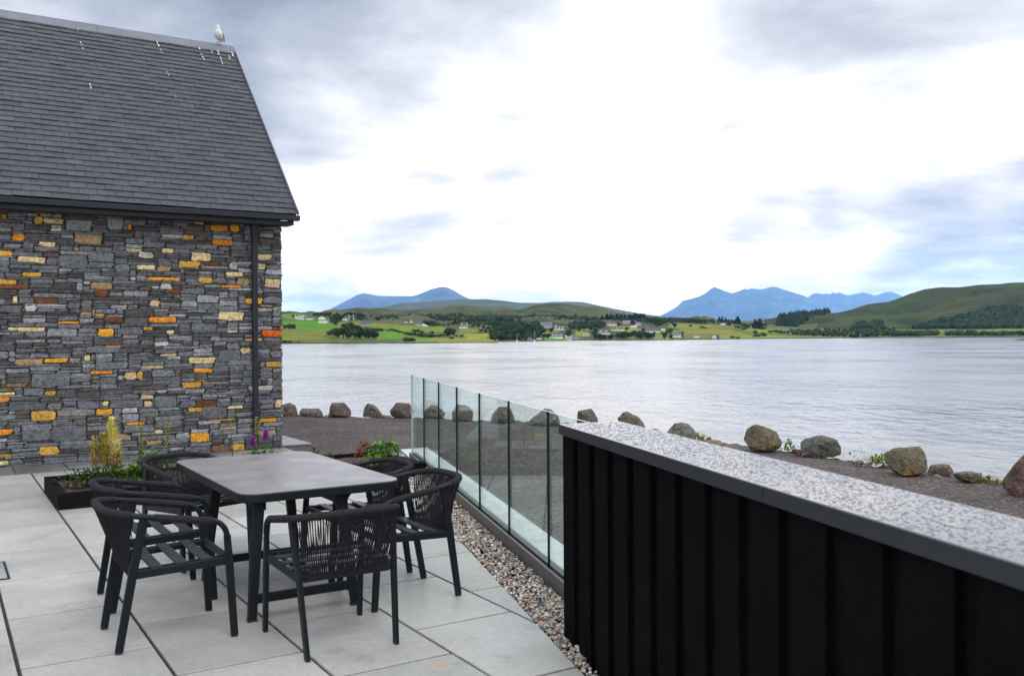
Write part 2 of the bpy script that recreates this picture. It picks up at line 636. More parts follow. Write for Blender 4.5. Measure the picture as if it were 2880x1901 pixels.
# paving: one sheet of slabs, B across and A away
def clip(poly, n, d):
    out = []
    for i in range(len(poly)):
        p, q = poly[i], poly[(i + 1) % len(poly)]
        a, b = p[0] * n[0] + p[1] * n[1] - d, q[0] * n[0] + q[1] * n[1] - d
        if a <= 0:
            out.append(p)
        if (a < 0 < b) or (b < 0 < a):
            t = a / (a - b)
            out.append((p[0] + (q[0] - p[0]) * t, p[1] + (q[1] - p[1]) * t))
    return out


nb = (float(ND @ B), float(ND @ A))         # fence normal in the paving's own axes


def make_paving():
    pv, dk = MB(), MB()

    def slab(mb, poly, col):
        poly = clip(poly, nb, 1.455)
        if len(poly) < 3:
            return
        cx = sum(p[0] for p in poly) / len(poly)
        cy = sum(p[1] for p in poly) / len(poly)
        z = random.uniform(-0.0015, 0.0015)
        n = len(poly)
        top = []
        for p in poly:
            d = math.hypot(p[0] - cx, p[1] - cy) + 1e-6
            k = 1 - 0.005 / d
            top.append((cx + (p[0] - cx) * k, cy + (p[1] - cy) * k))
        vs = [(p[0], p[1], -0.022) for p in poly] + [(p[0], p[1], z - 0.004) for p in poly] + [(p[0], p[1], z) for p in top]
        fs = [(i, (i + 1) % n, (i + 1) % n + n, i + n) for i in range(n)] + [(i + n, (i + 1) % n + n, (i + 1) % n + 2 * n, i + 2 * n) for i in range(n)] + [tuple(range(2 * n, 3 * n))]
        mb.add(vs, fs, 0, col)

    W, P = 0.6455, 0.968
    for k in range(-14, 12):
        b0, b1 = 0.988 + W * k + 0.0095, 0.988 + W * (k + 1) - 0.0095
        amax = 12.76 if b1 < 4.4 else 12.2
        off = (4.715 if k % 2 == 0 else 5.23)
        i = -14
        while True:
            a0, a1 = off + P * i + 0.010 + random.uniform(-.002, .002), off + P * (i + 1) - 0.010 + random.uniform(-.002, .002)
            i += 1
            if a0 > amax:
                break
            a1 = min(a1, amax)
            g = random.uniform(0.86, 1.12)
            c = (0.372 * g, 0.372 * g, 0.358 * g)
            slab(pv, [(b0, a0), (b1, a0), (b1, a1), (b0, a1)], c)
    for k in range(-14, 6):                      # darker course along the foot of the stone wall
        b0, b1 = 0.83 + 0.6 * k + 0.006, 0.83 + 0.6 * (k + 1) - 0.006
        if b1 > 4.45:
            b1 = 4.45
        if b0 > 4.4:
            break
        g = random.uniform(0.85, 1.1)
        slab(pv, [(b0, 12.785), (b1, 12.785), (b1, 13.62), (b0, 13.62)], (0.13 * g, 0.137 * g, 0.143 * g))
    for i in range(6):                           # path beside the gable
        a0, a1 = 13.9 + 0.97 * i, 13.9 + 0.97 * (i + 1) - 0.008
        pv.add([(4.42, a0, -0.02), (4.97, a0, -0.02), (4.97, a1, -0.02), (4.42, a1, -0.02), (4.42, a0, -0.002), (4.97, a0, -0.002), (4.97, a1, -0.002), (4.42, a1, -0.002)],
               [(4, 5, 6, 7), (0, 1, 5, 4), (1, 2, 6, 5), (2, 3, 7, 6)], 0, (0.28, 0.285, 0.29))
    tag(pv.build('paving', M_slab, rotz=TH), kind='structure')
    base = MB()
    poly = clip([(-9.5, -9), (9, -9), (9, 12.2), (4.4, 12.2), (4.4, 13.6), (-9.5, 13.6)], nb, 1.455)
    base.add([(p[0], p[1], -0.014) for p in poly], [tuple(range(len(poly)))])
    lg = MB()
    for i in range(9):
        a0, a1 = 3.2 + 1.02 * i, 3.2 + 1.02 * (i + 1) - 0.006
        q = [(b_, a_) for b_, a_ in clip(clip([(-3, a0 + .0), (12, a0), (12, a1), (-3, a1)], nb, 2.21), (-nb[0], -nb[1]), -1.80)]
        n = len(q)
        lg.add([(p[0], p[1], -0.03) for p in q] + [(p[0], p[1], -0.001) for p in q], [tuple(range(n, 2 * n))] + [(k, (k + 1) % n, (k + 1) % n + n, k + n) for k in range(n)], 0, (0.50, 0.52, 0.52))
    q = clip(clip([(4.5, 11.0), (9, 11.0), (9, 12.22), (4.5, 12.22)], nb, 1.80), (-nb[0], -nb[1]), -1.46)
    tag(lg.build('pale_ledge', M_slab, rotz=TH), kind='structure')
    tag(base.build('paving_bed', M_joint, rotz=TH), kind='structure')


make_paving()

# pebble strip between the paving and the fence
ICO = None


def ico(sub):
    bm = bmesh.new()
    bmesh.ops.create_icosphere(bm, subdivisions=sub, radius=1)
    v = np.array([p.co[:] for p in bm.verts])
    f = [tuple(q.index for q in fc.verts) for fc in bm.faces]
    bm.free()
    return v, f


IV1, IF1 = ico(1)
IV2, IF2 = ico(2)


def make_pebbles():
    mb = MB()
    cols = [(0.26, 0.23, 0.20), (0.33, 0.29, 0.25), (0.36, 0.29, 0.24), (0.42, 0.38, 0.34), (0.16, 0.155, 0.16), (0.33, 0.21, 0.16), (0.5, 0.46, 0.42), (0.40, 0.33, 0.22), (0.10, 0.10, 0.11), (0.25, 0.23, 0.23)]
    bed = MB()
    bed.add([(1.45, 4.3, -0.03), (1.76, 4.3, -0.03), (1.76, 13.0, -0.03), (1.45, 13.0, -0.03)], [(0, 1, 2, 3)])

    def put(nx, fy, z, s):
        c = random.choice(cols)
        g = random.uniform(1.0, 1.65)
        q = Matrix.Rotation(random.uniform(0, 6.28), 3, 'Z') @ Matrix.Rotation(random.uniform(-0.6, 0.6), 3, 'X')
        sc = np.array([s * random.uniform(0.8, 1.35), s * random.uniform(0.7, 1.1), s * random.uniform(0.5, 0.8)])
        v = IV1 * sc * (1 + 0.22 * (rng.random((len(IV1), 1)) - 0.5))
        v = v @ np.array(q).T + np.array([nx, fy, z])
        mb.add(v, IF1, 0, tuple(g * k for k in c))

    for _ in range(9500):
        fy = 4.45 + 8.5 * random.random() ** 1.25
        s = random.choice([0.006, 0.008, 0.009, 0.011, 0.015])
        nx = random.uniform(1.462, 1.742)
        if fy < 4.86 and nx > 1.55:
            continue
        put(nx, fy, random.uniform(-0.03, 0.012) + (0.012 if nx > 1.6 else 0), s)
    for _ in range(160):                         # grit washed along the foot of the timber wall
        fy = random.uniform(3.6, 4.5)
        put(random.uniform(1.475, 1.53), fy, random.uniform(-0.02, 0.004), random.choice([0.008, 0.011, 0.014]))
    o = mb.build('pebble_strip', M_pebble, rotz=FH, smooth=True)
    tag(o, 'strip of mixed grey and tan pebbles along the foot of the glass fence', 'pebbles', kind='stuff')
    tag(bed.build('pebble_bed', M_joint, rotz=FH), kind='structure')


make_pebbles()

# ------------------------------------------------------------------ the stone building
FIX = """190,98,245,142,Y 248,118,368,142,C 222,68,312,100,T 10,92,46,116,Y 0,55,55,70,Y 430,203,595,262,T 75,206,142,240,O 230,248,322,275,C
292,172,362,186,C 735,146,770,185,O 95,338,268,374,C -20,303,72,326,P 130,425,235,450,Y 80,470,210,505,P -20,500,165,526,D 425,282,460,298,Y
728,288,832,302,C 808,305,893,340,W 788,386,902,412,C 912,390,996,425,T 942,206,1052,228,W 1056,212,1128,236,P 1220,155,1326,184,O 1335,152,1392,186,P
1238,232,1344,268,O 1125,127,1187,145,C 1108,308,1218,360,C 1030,362,1170,402,Y 1185,366,1280,386,D 1312,424,1414,452,C 940,286,1005,310,C
857,452,1052,470,P 1150,456,1233,484,Y 1262,452,1300,464,Y 1278,498,1405,513,O 1365,460,1450,498,T 922,488,1000,520,W 955,522,1050,550,D
520,482,655,524,T 543,525,625,570,D 200,570,342,605,D 72,562,106,602,C 862,588,928,624,C 1066,616,1157,650,C 1275,656,1418,703,C
1422,573,1524,606,P 1505,612,1588,627,C 1490,320,1575,348,C 1485,376,1545,408,C 1535,468,1636,512,C 150,618,208,654,W 336,706,462,725,P
870,686,1022,715,O 598,682,720,715,D 474,652,536,662,Y 552,666,616,680,Y 570,752,665,792,P 830,742,892,760,Y 968,757,1010,782,C
45,748,103,766,C 108,748,270,768,C 608,846,700,860,O 895,828,976,852,W 1320,757,1382,772,W 1518,758,1640,802,R 1422,810,1526,824,Y
930,896,1022,914,C 1098,917,1253,952,C 1395,868,1460,900,C 262,920,388,948,P 93,922,257,958,T 490,902,523,934,C 1540,942,1640,974,Y
1118,984,1237,1006,O 527,998,650,1016,O 717,1006,793,1042,C 795,1004,830,1042,Y 820,966,950,978,C 1053,1062,1168,1092,Y 1440,1080,1583,1112,W
1130,1047,1203,1058,O 808,1134,890,1166,C 835,1170,882,1202,C 263,1115,333,1142,Y 587,1172,628,1198,C -20,1147,62,1180,O 1140,1168,1265,1206,D
560,1218,655,1250,P 1088,1208,1173,1234,Y 1325,1196,1413,1216,C 1590,1168,1640,1210,C 706,1212,795,1244,W 808,1208,908,1237,W 180,1232,330,1288,Y
738,1296,845,1314,O 1498,1272,1603,1298,P 895,1336,945,1362,C 1102,1358,1217,1404,P 676,1370,763,1400,T -20,1337,75,1368,O 233,1435,338,1478,Y
845,1402,952,1427,T 1342,1422,1418,1460,Y 1480,1344,1602,1372,T 638,1482,684,1510,O -20,1482,66,1500,Y -20,1518,50,1548,C 30,1060,165,1092,K
1205,1278,1370,1288,P 1275,1322,1377,1330,Y 1235,1424,1330,1462,K
208,388,420,462,G 0,362,128,442,G 950,234,1190,300,L 180,1010,405,1086,G 556,940,748,990,G 352,328,510,394,G 124,1342,298,1402,G 306,1312,508,1400,G
450,1166,580,1222,G 634,1164,832,1208,G 890,1140,1030,1206,G 1170,1208,1322,1270,G 370,122,540,186,L 625,112,720,182,L 268,756,450,800,L 1105,718,1265,770,G
1275,870,1400,936,G 722,686,866,744,B 676,748,832,790,G 1148,600,1275,640,G"""
STC = {'O': (0.60, 0.22, 0.02), 'P': (0.66, 0.31, 0.03), 'Y': (0.50, 0.29, 0.05), 'C': (0.56, 0.44, 0.23), 'T': (0.30, 0.215, 0.11), 'D': (0.13, 0.050, 0.018),
       'W': (0.42, 0.40, 0.36), 'R': (0.50, 0.10, 0.012), 'K': (0.20, 0.12, 0.06), 'G': (0.125, 0.133, 0.148), 'L': (0.22, 0.228, 0.242), 'B': (0.075, 0.074, 0.078)}


def grey():
    r = random.random()
    g = random.uniform(0.8, 1.25)
    if r < 0.50:
        c = (0.112, 0.119, 0.133)
    elif r < 0.75:
        c = (0.064, 0.064, 0.066)
    elif r < 0.88:
        c = (0.20, 0.207, 0.22)
    elif r < 0.95:
        c = (0.085, 0.074, 0.062)
    else:
        c = (0.14, 0.135, 0.13)
    return tuple(g * 1.12 * k for k in c)


def stone_face(mb, u0, u1, z1f, place, fixed=(), zmax=3.4):
    """random rubble in rough courses; place(u, z, out) gives the point in the wall's own frame"""
    cu_, cz = 0.028, 0.0205
    nu, nz = int((u1 - u0) / cu_), int(zmax / cz)
    occ = np.zeros((nu, nz), bool)
    rects = []
    for (a, z0, b, zz, c) in fixed:
        i0, i1 = max(0, round((a - u0) / cu_)), min(nu, round((b - u0) / cu_))
        j0, j1 = max(0, round(z0 / cz)), min(nz, round(zz / cz))
        i1, j1 = max(i1, i0 + 2), max(j1, j0 + 1)
        if i0 >= nu or occ[i0:i1, j0:j1].any():
            continue
        occ[i0:i1, j0:j1] = True
        rects.append((u0 + i0 * cu_, j0 * cz, u0 + i1 * cu_, j1 * cz, c))
    for j in range(nz):
        i = 0
        while i < nu:
            if occ[i, j]:
                i += 1
                continue
            r = random.random()
            if r < 0.36:
                w, h = random.randint(5, 15), random.choice((1, 1, 2))
            elif r < 0.74:
                w, h = random.randint(6, 13), random.choice((2, 2, 3, 3))
            else:
                w, h = random.randint(9, 18), random.choice((3, 3, 4, 5))
            free = 0
            while i + free < nu and not occ[i + free, j] and free < w + 3:
                free += 1
            w = free if free <= w + 2 else w
            hh = 1
            while hh < h and j + hh < nz and not occ[i:i + w, j + hh].any():
                hh += 1
            occ[i:i + w, j:j + hh] = True
            cc = grey()
            if not 0.6 < u0 + i * cu_ < 4.5 and random.random() < 0.13:
                cc = STC[random.choice('OPYYCCTDW')]
            rects.append((u0 + i * cu_, j * cz, u0 + (i + w) * cu_, (j + hh) * cz, cc))
            i += w
    for (a, z0, b, zz, c) in rects:
        if zz > z1f((a + b) / 2):
            continue
        g = random.uniform(0.001, 0.0035)
        a, b, z0, zz = a + g, b - g, z0 + g * 0.8, zz - g * 0.8
        w, h = b - a, zz - z0
        jx, jz = min(0.03, w * 0.16), min(0.016, h * 0.20)
        ch = min(0.020, h * 0.26, w * 0.22)
        r_ = random.uniform
        pts = [(a + ch * r_(.4, 1.6), z0 + r_(-.3, .5) * jz), ((a + b) / 2 + r_(-1, 1) * w * .2, z0 + r_(-.6, .4) * jz), (b - ch * r_(.4, 1.6), z0 + r_(-.3, .5) * jz),
               (b + r_(-1, .3) * jx, z0 + ch * r_(.4, 1.3)), (b + r_(-.6, .3) * jx, zz - ch * r_(.4, 1.3)),
               (b - ch * r_(.4, 1.6), zz + r_(-.5, .3) * jz), ((a + b) / 2 + r_(-1, 1) * w * .2, zz + r_(-.6, .5) * jz), (a + ch * r_(.4, 1.6), zz + r_(-.5, .3) * jz),
               (a + r_(-.3, 1) * jx, zz - ch * r_(.4, 1.3)), (a + r_(-.3, .6) * jx, z0 + ch * r_(.4, 1.3))]
        n = len(pts)
        cx, cz_ = sum(p[0] for p in pts) / n, sum(p[1] for p in pts) / n
        out = r_(0.010, 0.030)
        tl = r_(-0.006, 0.006)
        vs = [place(p[0], p[1], -0.012) for p in pts] + [place(p[0], p[1], out * 0.75) for p in pts]
        vs += [place(cx + (p[0] - cx) * (1 - 0.010 / (abs(p[0] - cx) + .02)), cz_ + (p[1] - cz_) * (1 - 0.010 / (abs(p[1] - cz_) + .02)), out + r_(-.003, .003) + tl * (p[1] - cz_) / (h + .01)) for p in pts]
        vs.append(place(cx + r_(-.2, .2) * w, cz_ + r_(-.2, .2) * h, out + r_(0, 0.006)))
        fs = []
        for k in range(n):
            q = (k + 1) % n
            fs += [(k, q, q + n, k + n), (k + n, q + n, q + 2 * n, k + 2 * n), (k + 2 * n, q + 2 * n, 3 * n)]
        mb.add(vs, fs, 0, c)


def make_building():
    t = thing('stone_building', 'dark rubble stone building with a grey slate roof and a gull on its ridge', 'building', (0, 0, 0), TH)
    YW, BX = 13.62, 4.40          # wall plane and gable plane in the building's own frame (x along the wall)
    W0 = A * 13.6
    fixed = []
    for s in FIX.split():
        x0, y0, x1, y1, c = s.split(',')
        px = [(float(v) / 2.063, 560 + float(w) / 2.063) for v, w in ((x0, y1), (x1, y1), (x0, y0), (x1, y0))]
        q = [onplane(x, y, W0, A) for x, y in px]
        b = [float(p @ B) for p in q]
        z = [p[2] for p in q]
        g = random.uniform(0.85, 1.1)
        fixed.append(((b[0] + b[2]) / 2, (z[0] + z[1]) / 2, (b[1] + b[3]) / 2, (z[2] + z[3]) / 2, tuple(g * k for k in STC[c])))
    random.shuffle(fixed)
    fixed.sort(key=lambda f: f[4][2] > 0.1)
    wl = MB()
    pent = [(13.62, -0.1), (19.68, -0.1), (19.68, 3.4), (16.65, 6.45), (13.62, 3.4)]
    n = 5
    vs = [(-5.0, p[0], p[1]) for p in pent] + [(BX, p[0], p[1]) for p in pent]
    wl.add(vs, [(4, 3, 2, 1, 0), (5, 6, 7, 8, 9)] + [(i, (i + 1) % n, (i + 1) % n + n, i + n) for i in range(n)], 1)
    stone_face(wl, -5.0, BX + 0.025, lambda u: 9, lambda u, z, o: (u, YW - o, z), fixed, 3.40)
    stone_face(wl, 13.6, 19.7, lambda u: 6.4 - abs(u - 16.65) * 1.0, lambda u, z, o: (BX + o, u, z), (), 6.4)
    wl.build('wall', [M_stone, M_mortar], t)
    # roof
    ey, ez, ry, rz = 13.25, 3.455, 16.65, 6.79
    pl = math.hypot(ry - ey, rz - ez)
    s_ = np.array([0, (ry - ey) / pl, (rz - ez) / pl])
    nrm = np.array([0, -s_[2], s_[1]])
    xr = np.array([1.0, 0, 0])
    rf = MB()
    V0 = np.array([0, ey, ez])
    XR, XL = 4.55, -5.2
    body = [(ey + 0.02, ez - 0.045), (ry, rz - 0.045), (2 * ry - ey, ez - 0.045), (2 * ry - ey, ez + 0.0), (ry, rz - 0.012), (ey + 0.02, ez - 0.012)]
    nb_ = 6
    rf.add([(XL, p[0], p[1]) for p in body] + [(XR - 0.01, p[0], p[1]) for p in body],
           [(0, 1, 4, 5), (1, 2, 3, 4), (11, 10, 7, 6), (10, 9, 8, 7)] + [(i, i + nb_, (i + 1) % nb_ + nb_, (i + 1) % nb_) for i in range(nb_)], 0, (0.03, 0.03, 0.035))
    rows = int(pl / 0.1305)
    w = 0.2235
    for r in range(rows):
        x = XL - (w / 2 if r % 2 else 0)
        while x < XR:
            x0, x1 = max(x, XL), min(x + w, XR)
            if XR - x1 < 0.05:
                x1 = XR
            x += w
            if x1 - x0 < 0.03:
                continue
            j = random.uniform(-0.004, 0.004)
            s0, s1 = r * 0.1305 + j, min(r * 0.1305 + 0.19, pl)
            lo = 0.019 + random.uniform(-0.003, 0.004)
            g = random.gauss(1, 0.10)
            c = (0.043 * g, 0.045 * g, 0.058 * g)
            if random.random() < 0.12:
                c = (0.039 * g, 0.046 * g, 0.053 * g)
            k = 0.0025
            a0, a1 = V0 + s_ * s0, V0 + s_ * s1
            sk = random.uniform(-0.002, 0.002)
            vs = [a0 + xr * (x0 + k) + nrm * (lo - 0.012 + sk), a0 + xr * (x1 - k) + nrm * (lo - 0.012 - sk), a1 + xr * (x1 - k) - nrm * 0.004, a1 + xr * (x0 + k) - nrm * 0.004,
                  a0 + xr * (x0 + k) + nrm * (lo + sk), a0 + xr * (x1 - k) + nrm * (lo - sk), a1 + xr * (x1 - k) + nrm * 0.004, a1 + xr * (x0 + k) + nrm * 0.004]
            rf.add(vs, [(3, 2, 1, 0), (4, 5, 6, 7), (0, 1, 5, 4), (1, 2, 6, 5), (2, 3, 7, 6), (3, 0, 4, 7)], 0, c)
    roof = rf.build('roof', M_slate, t)
    rc = MB()
    top = np.array([0, ry, rz + 0.045])
    d1 = s_ * -0.19 + nrm * -0.006
    d2 = np.array([0, 0.19 * s_[1], -0.19 * s_[2]])
    x = XL
    while x < XR:
        x1 = min(x + 1.5, XR + 0.01)
        o = random.uniform(0, 0.004)
        P = [top + d1, top + np.array([0, -0.02, 0.012]), top + np.array([0, 0.02, 0.012]), top + d2]
        vs = [(x, p[1], p[2] + o) for p in P] + [(x1 - 0.004, p[1], p[2] + o) for p in P]
        vs += [(v[0], v[1], v[2] - 0.02) for v in vs]
        rc.add(vs, [(0, 1, 5, 4), (1, 2, 6, 5), (2, 3, 7, 6), (8, 12, 13, 9), (9, 13, 14, 10), (0, 4, 12, 8), (3, 11, 15, 7), (0, 8, 9, 1), (4, 5, 13, 12), (5, 6, 14, 13), (6, 7, 15, 14), (1, 9, 10, 2), (2, 10, 11, 3)])
        x = x1
    rc.build('ridge_cap', M_lead, roof)
    dp = MB()

    def splash(px, py, ln, wd_):
        p = onplane(px, py, W0, A)       # first along the view ray, then onto the slope
        d = ray(px, py)
        nw = B * 0 + A * nrm[1] + np.array([0, 0, nrm[2]])
        p = onplane(px, py, A * ey + np.array([0, 0, ez]), nw)
        u, v = float(p @ B), float((p @ A - ey) * s_[1] + (p[2] - ez) * s_[2])
        vv = v
        while vv > v - ln:
            l = random.uniform(0.03, 0.09)
            ww = wd_ * random.uniform(0.25, 0.9)
            q = [(u - ww, vv - l * .2), (u - ww * .5, vv), (u + ww * .6, vv - l * .1), (u + ww, vv - l * .5), (u + ww * .3, vv - l), (u - ww * .6, vv - l * .8)]
            base = [V0 + s_ * min(b_, pl - .1) + xr * a_ + nrm * 0.028 for a_, b_ in q]
            dp.add([tuple(p_) for p_ in base] + [tuple(p_ - nrm * 0.004) for p_ in base], [tuple(range(6))] + [(i, i + 6, (i + 1) % 6 + 6, (i + 1) % 6) for i in range(6)])
            dp.build('dropping', M_drop, roof)
            dp.v, dp.f, dp.m, dp.c = [], [], [], []
            vv -= l * random.uniform(1.0, 1.8)
            u += random.uniform(-0.008, 0.012)

    for a in [(218, 84, .12, .012), (226, 122, .22, .008), (252, 238, .10, .010), (441, 120, .22, .014), (450, 142, .18, .009), (470, 205, .12, .007), (493, 275, .08, .006),
              (558, 136, .1, .014), (565, 154, .2, .014), (611, 146, .45, .011), (642, 158, .2, .012), (650, 150, .1, .025), (594, 146, .08, .012), (640, 146, .05, .010)]:
        splash(*a)
    g = MB()
    g.box((-0.32, 13.27, 3.405), (9.79, 0.12, 0.074))
    g.build('gutter', M_gutter, t, bevel=0.006)
    f = MB()
    f.box((-0.35, 13.45, 3.335), (9.68, 0.24, 0.062))
    f.box((4.505, 13.44, 3.362), (0.03, 0.2, 0.10))
    f.build('soffit', M_soffit, t, bevel=0.004)
    vb = MB()
    for sg in (1, -1):
        p0 = np.array([4.50, ry + sg * (ry - ey - 0.14), ez + 0.04])
        p1 = np.array([4.50, ry, rz - 0.065])
        if sg > 0:
            p0, p1 = p0, p1
        vb.sweep([p0, p1], crect(0.03, 0.10, 0.004), up=(0, 0, 1))
    vb.build('verge_board', M_soffit, t)
    vt = MB()
    e0, e1 = V0 - s_ * 0.0 + nrm * 0.020, V0 + s_ * (pl - 0.05) + nrm * 0.020
    vt.sweep([e0 + xr * (XR + 0.006), e1 + xr * (XR + 0.006)], crect(0.016, 0.056, 0.002), up=tuple(nrm))
    vt.build('verge_trim', M_lead, roof)
    d = MB()
    d.box((3.985, 13.52, 1.62), (0.075, 0.07, 3.10))
    d.box((3.985, 13.515, 3.235), (0.10, 0.09, 0.17))
    dpipe = d.build('drainpipe', M_gutter, t, bevel=0.006)
    for z in (0.35, 1.5, 2.7):
        bk = MB()
        bk.box((3.985, 13.555, z), (0.125, 0.05, 0.035))
        bk.build('pipe_bracket', M_gutter, dpipe, bevel=0.003)
    return t


make_building()


# ------------------------------------------------------------------ gull on the ridge
def make_gull():
    loc = AB(16.62, 4.30, 6.862)
    gd = -0.85 * A - 0.55 * B
    t = thing('seagull', 'white gull with grey wings standing on the end of the roof ridge', 'bird', loc, math.atan2(gd[1], gd[0]))
    t.scale = (0.92, 0.92, 0.82)
    # own frame: +x is where the breast points; standing upright
    mb = MB()
    spine = [(-0.19, 0.115, .012, .010), (-0.14, 0.12, .035, .022), (-0.08, 0.13, .062, .052), (-0.02, 0.15, .078, .074), (0.035, 0.185, .077, .078), (0.065, 0.225, .062, .062), (0.078, 0.262, .043, .043), (0.082, 0.292, .036, .036), (0.084, 0.318, .037, .040), (0.084, 0.343, .030, .034), (0.083, 0.358, .012, .014)]
    n = 14
    vs, cs = [], []
    for i, (x, z, ry, rz) in enumerate(spine):
        a, b = spine[max(i - 1, 0)], spine[min(i + 1, len(spine) - 1)]
        tx, tz = b[0] - a[0], b[1] - a[1]
        l_ = math.hypot(tx, tz)
        nx_, nz_ = -tz / l_, tx / l_
        for k in range(n):
            th = 2 * math.pi * k / n
            vs.append((x + nx_ * rz * math.sin(th), ry * math.cos(th), z + nz_ * rz * math.sin(th)))
    white, pale = (0.80, 0.80, 0.79), (0.62, 0.63, 0.64)
    for i in range(len(spine) - 1):
        for k in range(n):
            q = (k + 1) % n
            mb.add([], [], 0)
            mb.f.append((i * n + k, i * n + q, (i + 1) * n + q, (i + 1) * n + k))
            mb.m.append(0)
            mb.c.append(pale if i < 3 else white)
    mb.v = vs
    mb.f += [tuple(range(n - 1, -1, -1)), tuple(range((len(spine) - 1) * n, len(spine) * n))]
    mb.m += [0, 0]
    mb.c += [pale, white]
    mb.build('body', M_bird, t, smooth=True)
    for sg in (1, -1):
        w = MB()
        pts = [(0.05, .070, .215, .01), (0.02, .083, .185, .035), (-0.05, .080, .155, .045), (-0.12, .058, .135, .035), (-0.2, .03, .118, .016), (-0.25, .015, .112, .004)]
        vs = []
        for (x, y, z, h) in pts:
            for k in range(6):
                th = 2 * math.pi * k / 6
                vs.append((x - 0.3 * h * math.sin(th), sg * (y + 0.010 * math.cos(th)), z + h * math.sin(th)))
        fs = [(i * 6 + k, i * 6 + (k + 1) % 6, (i + 1) * 6 + (k + 1) % 6, (i + 1) * 6 + k) for i in range(5) for k in range(6)] + [tuple(range(6)), tuple(range(30, 36))]
        for i, f in enumerate(fs):
            pass
        w.add(vs, fs, 0, (0.42, 0.44, 0.47))
        w.build('wing', M_bird, t, smooth=True)
        lg = MB()
        lg.tube([(0.0, sg * 0.028, 0.085), (-0.008, sg * 0.028, 0.045), (0.0, sg * 0.028, 0.004)], 0.006, 6)
        lg.prism([(-0.01, sg * 0.028 - .006), (0.05, sg * 0.028 - .025), (0.05, sg * 0.028 + .025), (-0.01, sg * 0.028 + .006)], 0.0, 0.005)
        lg.build('leg', mat('pink gull leg', (0.5, 0.3, 0.28), 0.6), t)
        ey = MB()
        ey.add(IV1 * 0.006 + np.array([0.108, sg * 0.028, 0.330]), IF1)
        ey.build('eye', M_soffit, t, smooth=True)
    bk = MB()
    bk.sweep([(0.110, 0, 0.318), (0.140, 0, 0.314), (0.160, 0, 0.306), (0.168, 0, 0.298)], [(.010 * math.cos(a), .012 * math.sin(a)) for a in [i * math.pi / 4 for i in range(8)]], scales=[1, .8, .6, .25])
    bk.build('beak', mat('yellow beak', (0.6, 0.33, 0.08), 0.5), t, smooth=True)


make_gull()


# ------------------------------------------------------------------ table and chairs
def make_table():
    t = thing('dining_table', 'black framed outdoor dining table with a grey ceramic top', 'table', AB(6.24, 2.0), TH)

    def rr(hx, hy, r, n=7):
        p = []
        for (sx, sy, a0) in ((1, 1, 0), (-1, 1, 90), (-1, -1, 180), (1, -1, 270)):
            for i in range(n):
                a = R(a0 + 90 * i / (n - 1))
                p.append((sx * (hx - r) + r * math.cos(a), sy * (hy - r) + r * math.sin(a)))
        return p
    f = MB()
    f.prism(rr(0.512, 0.91, 0.12), 0.690, 0.738)
    f.build('table_rim', M_frame, t, bevel=0.004)
    c = MB()
    c.prism(rr(0.508, 0.906, 0.118), 0.7385, 0.746)
    c.build('tabletop', M_ceramic, t, bevel=0.002)
    for (x0, x1, y0, y1) in ((-0.385, -0.447, -0.80, -0.868), (0.125, 0.188, -0.80, -0.878), (-0.37, -0.447, 0.20, 0.215), (0.125, 0.19, 0.20, 0.215)):
        l_ = MB()
        l_.sweep([(x1, y1, 0.012), (x1 + (x0 - x1) * .45, y1 + (y0 - y1) * .45, 0.33), (x0, y0, 0.69)], crect(0.072, 0.052, 0.007), up=(0, 1, 0), scales=[0.72, 0.86, 1.0])
        lo = l_.build('leg', M_frame, t, bevel=0.003)
        k = MB()
        k.box((x1, y1, 0.006), (0.055, 0.042, 0.012))
        k.build('foot_cap', M_soffit, lo)
    for y in (-0.862, 0.213):
        s = MB()
        s.box((-0.13, y, 0.125), (0.58, 0.03, 0.052))
        s.build('stretcher', M_frame, t, bevel=0.003)
    ap = MB()
    ap.box((-0.37, -0.3, 0.66), (0.05, 1.05, 0.058))
    ap.box((0.11, -0.3, 0.66), (0.05, 1.05, 0.058))
    ap.box((-0.13, 0.2, 0.655), (0.43, 0.05, 0.058))
    ap.build('apron', M_frame, t)
    return t


make_table()


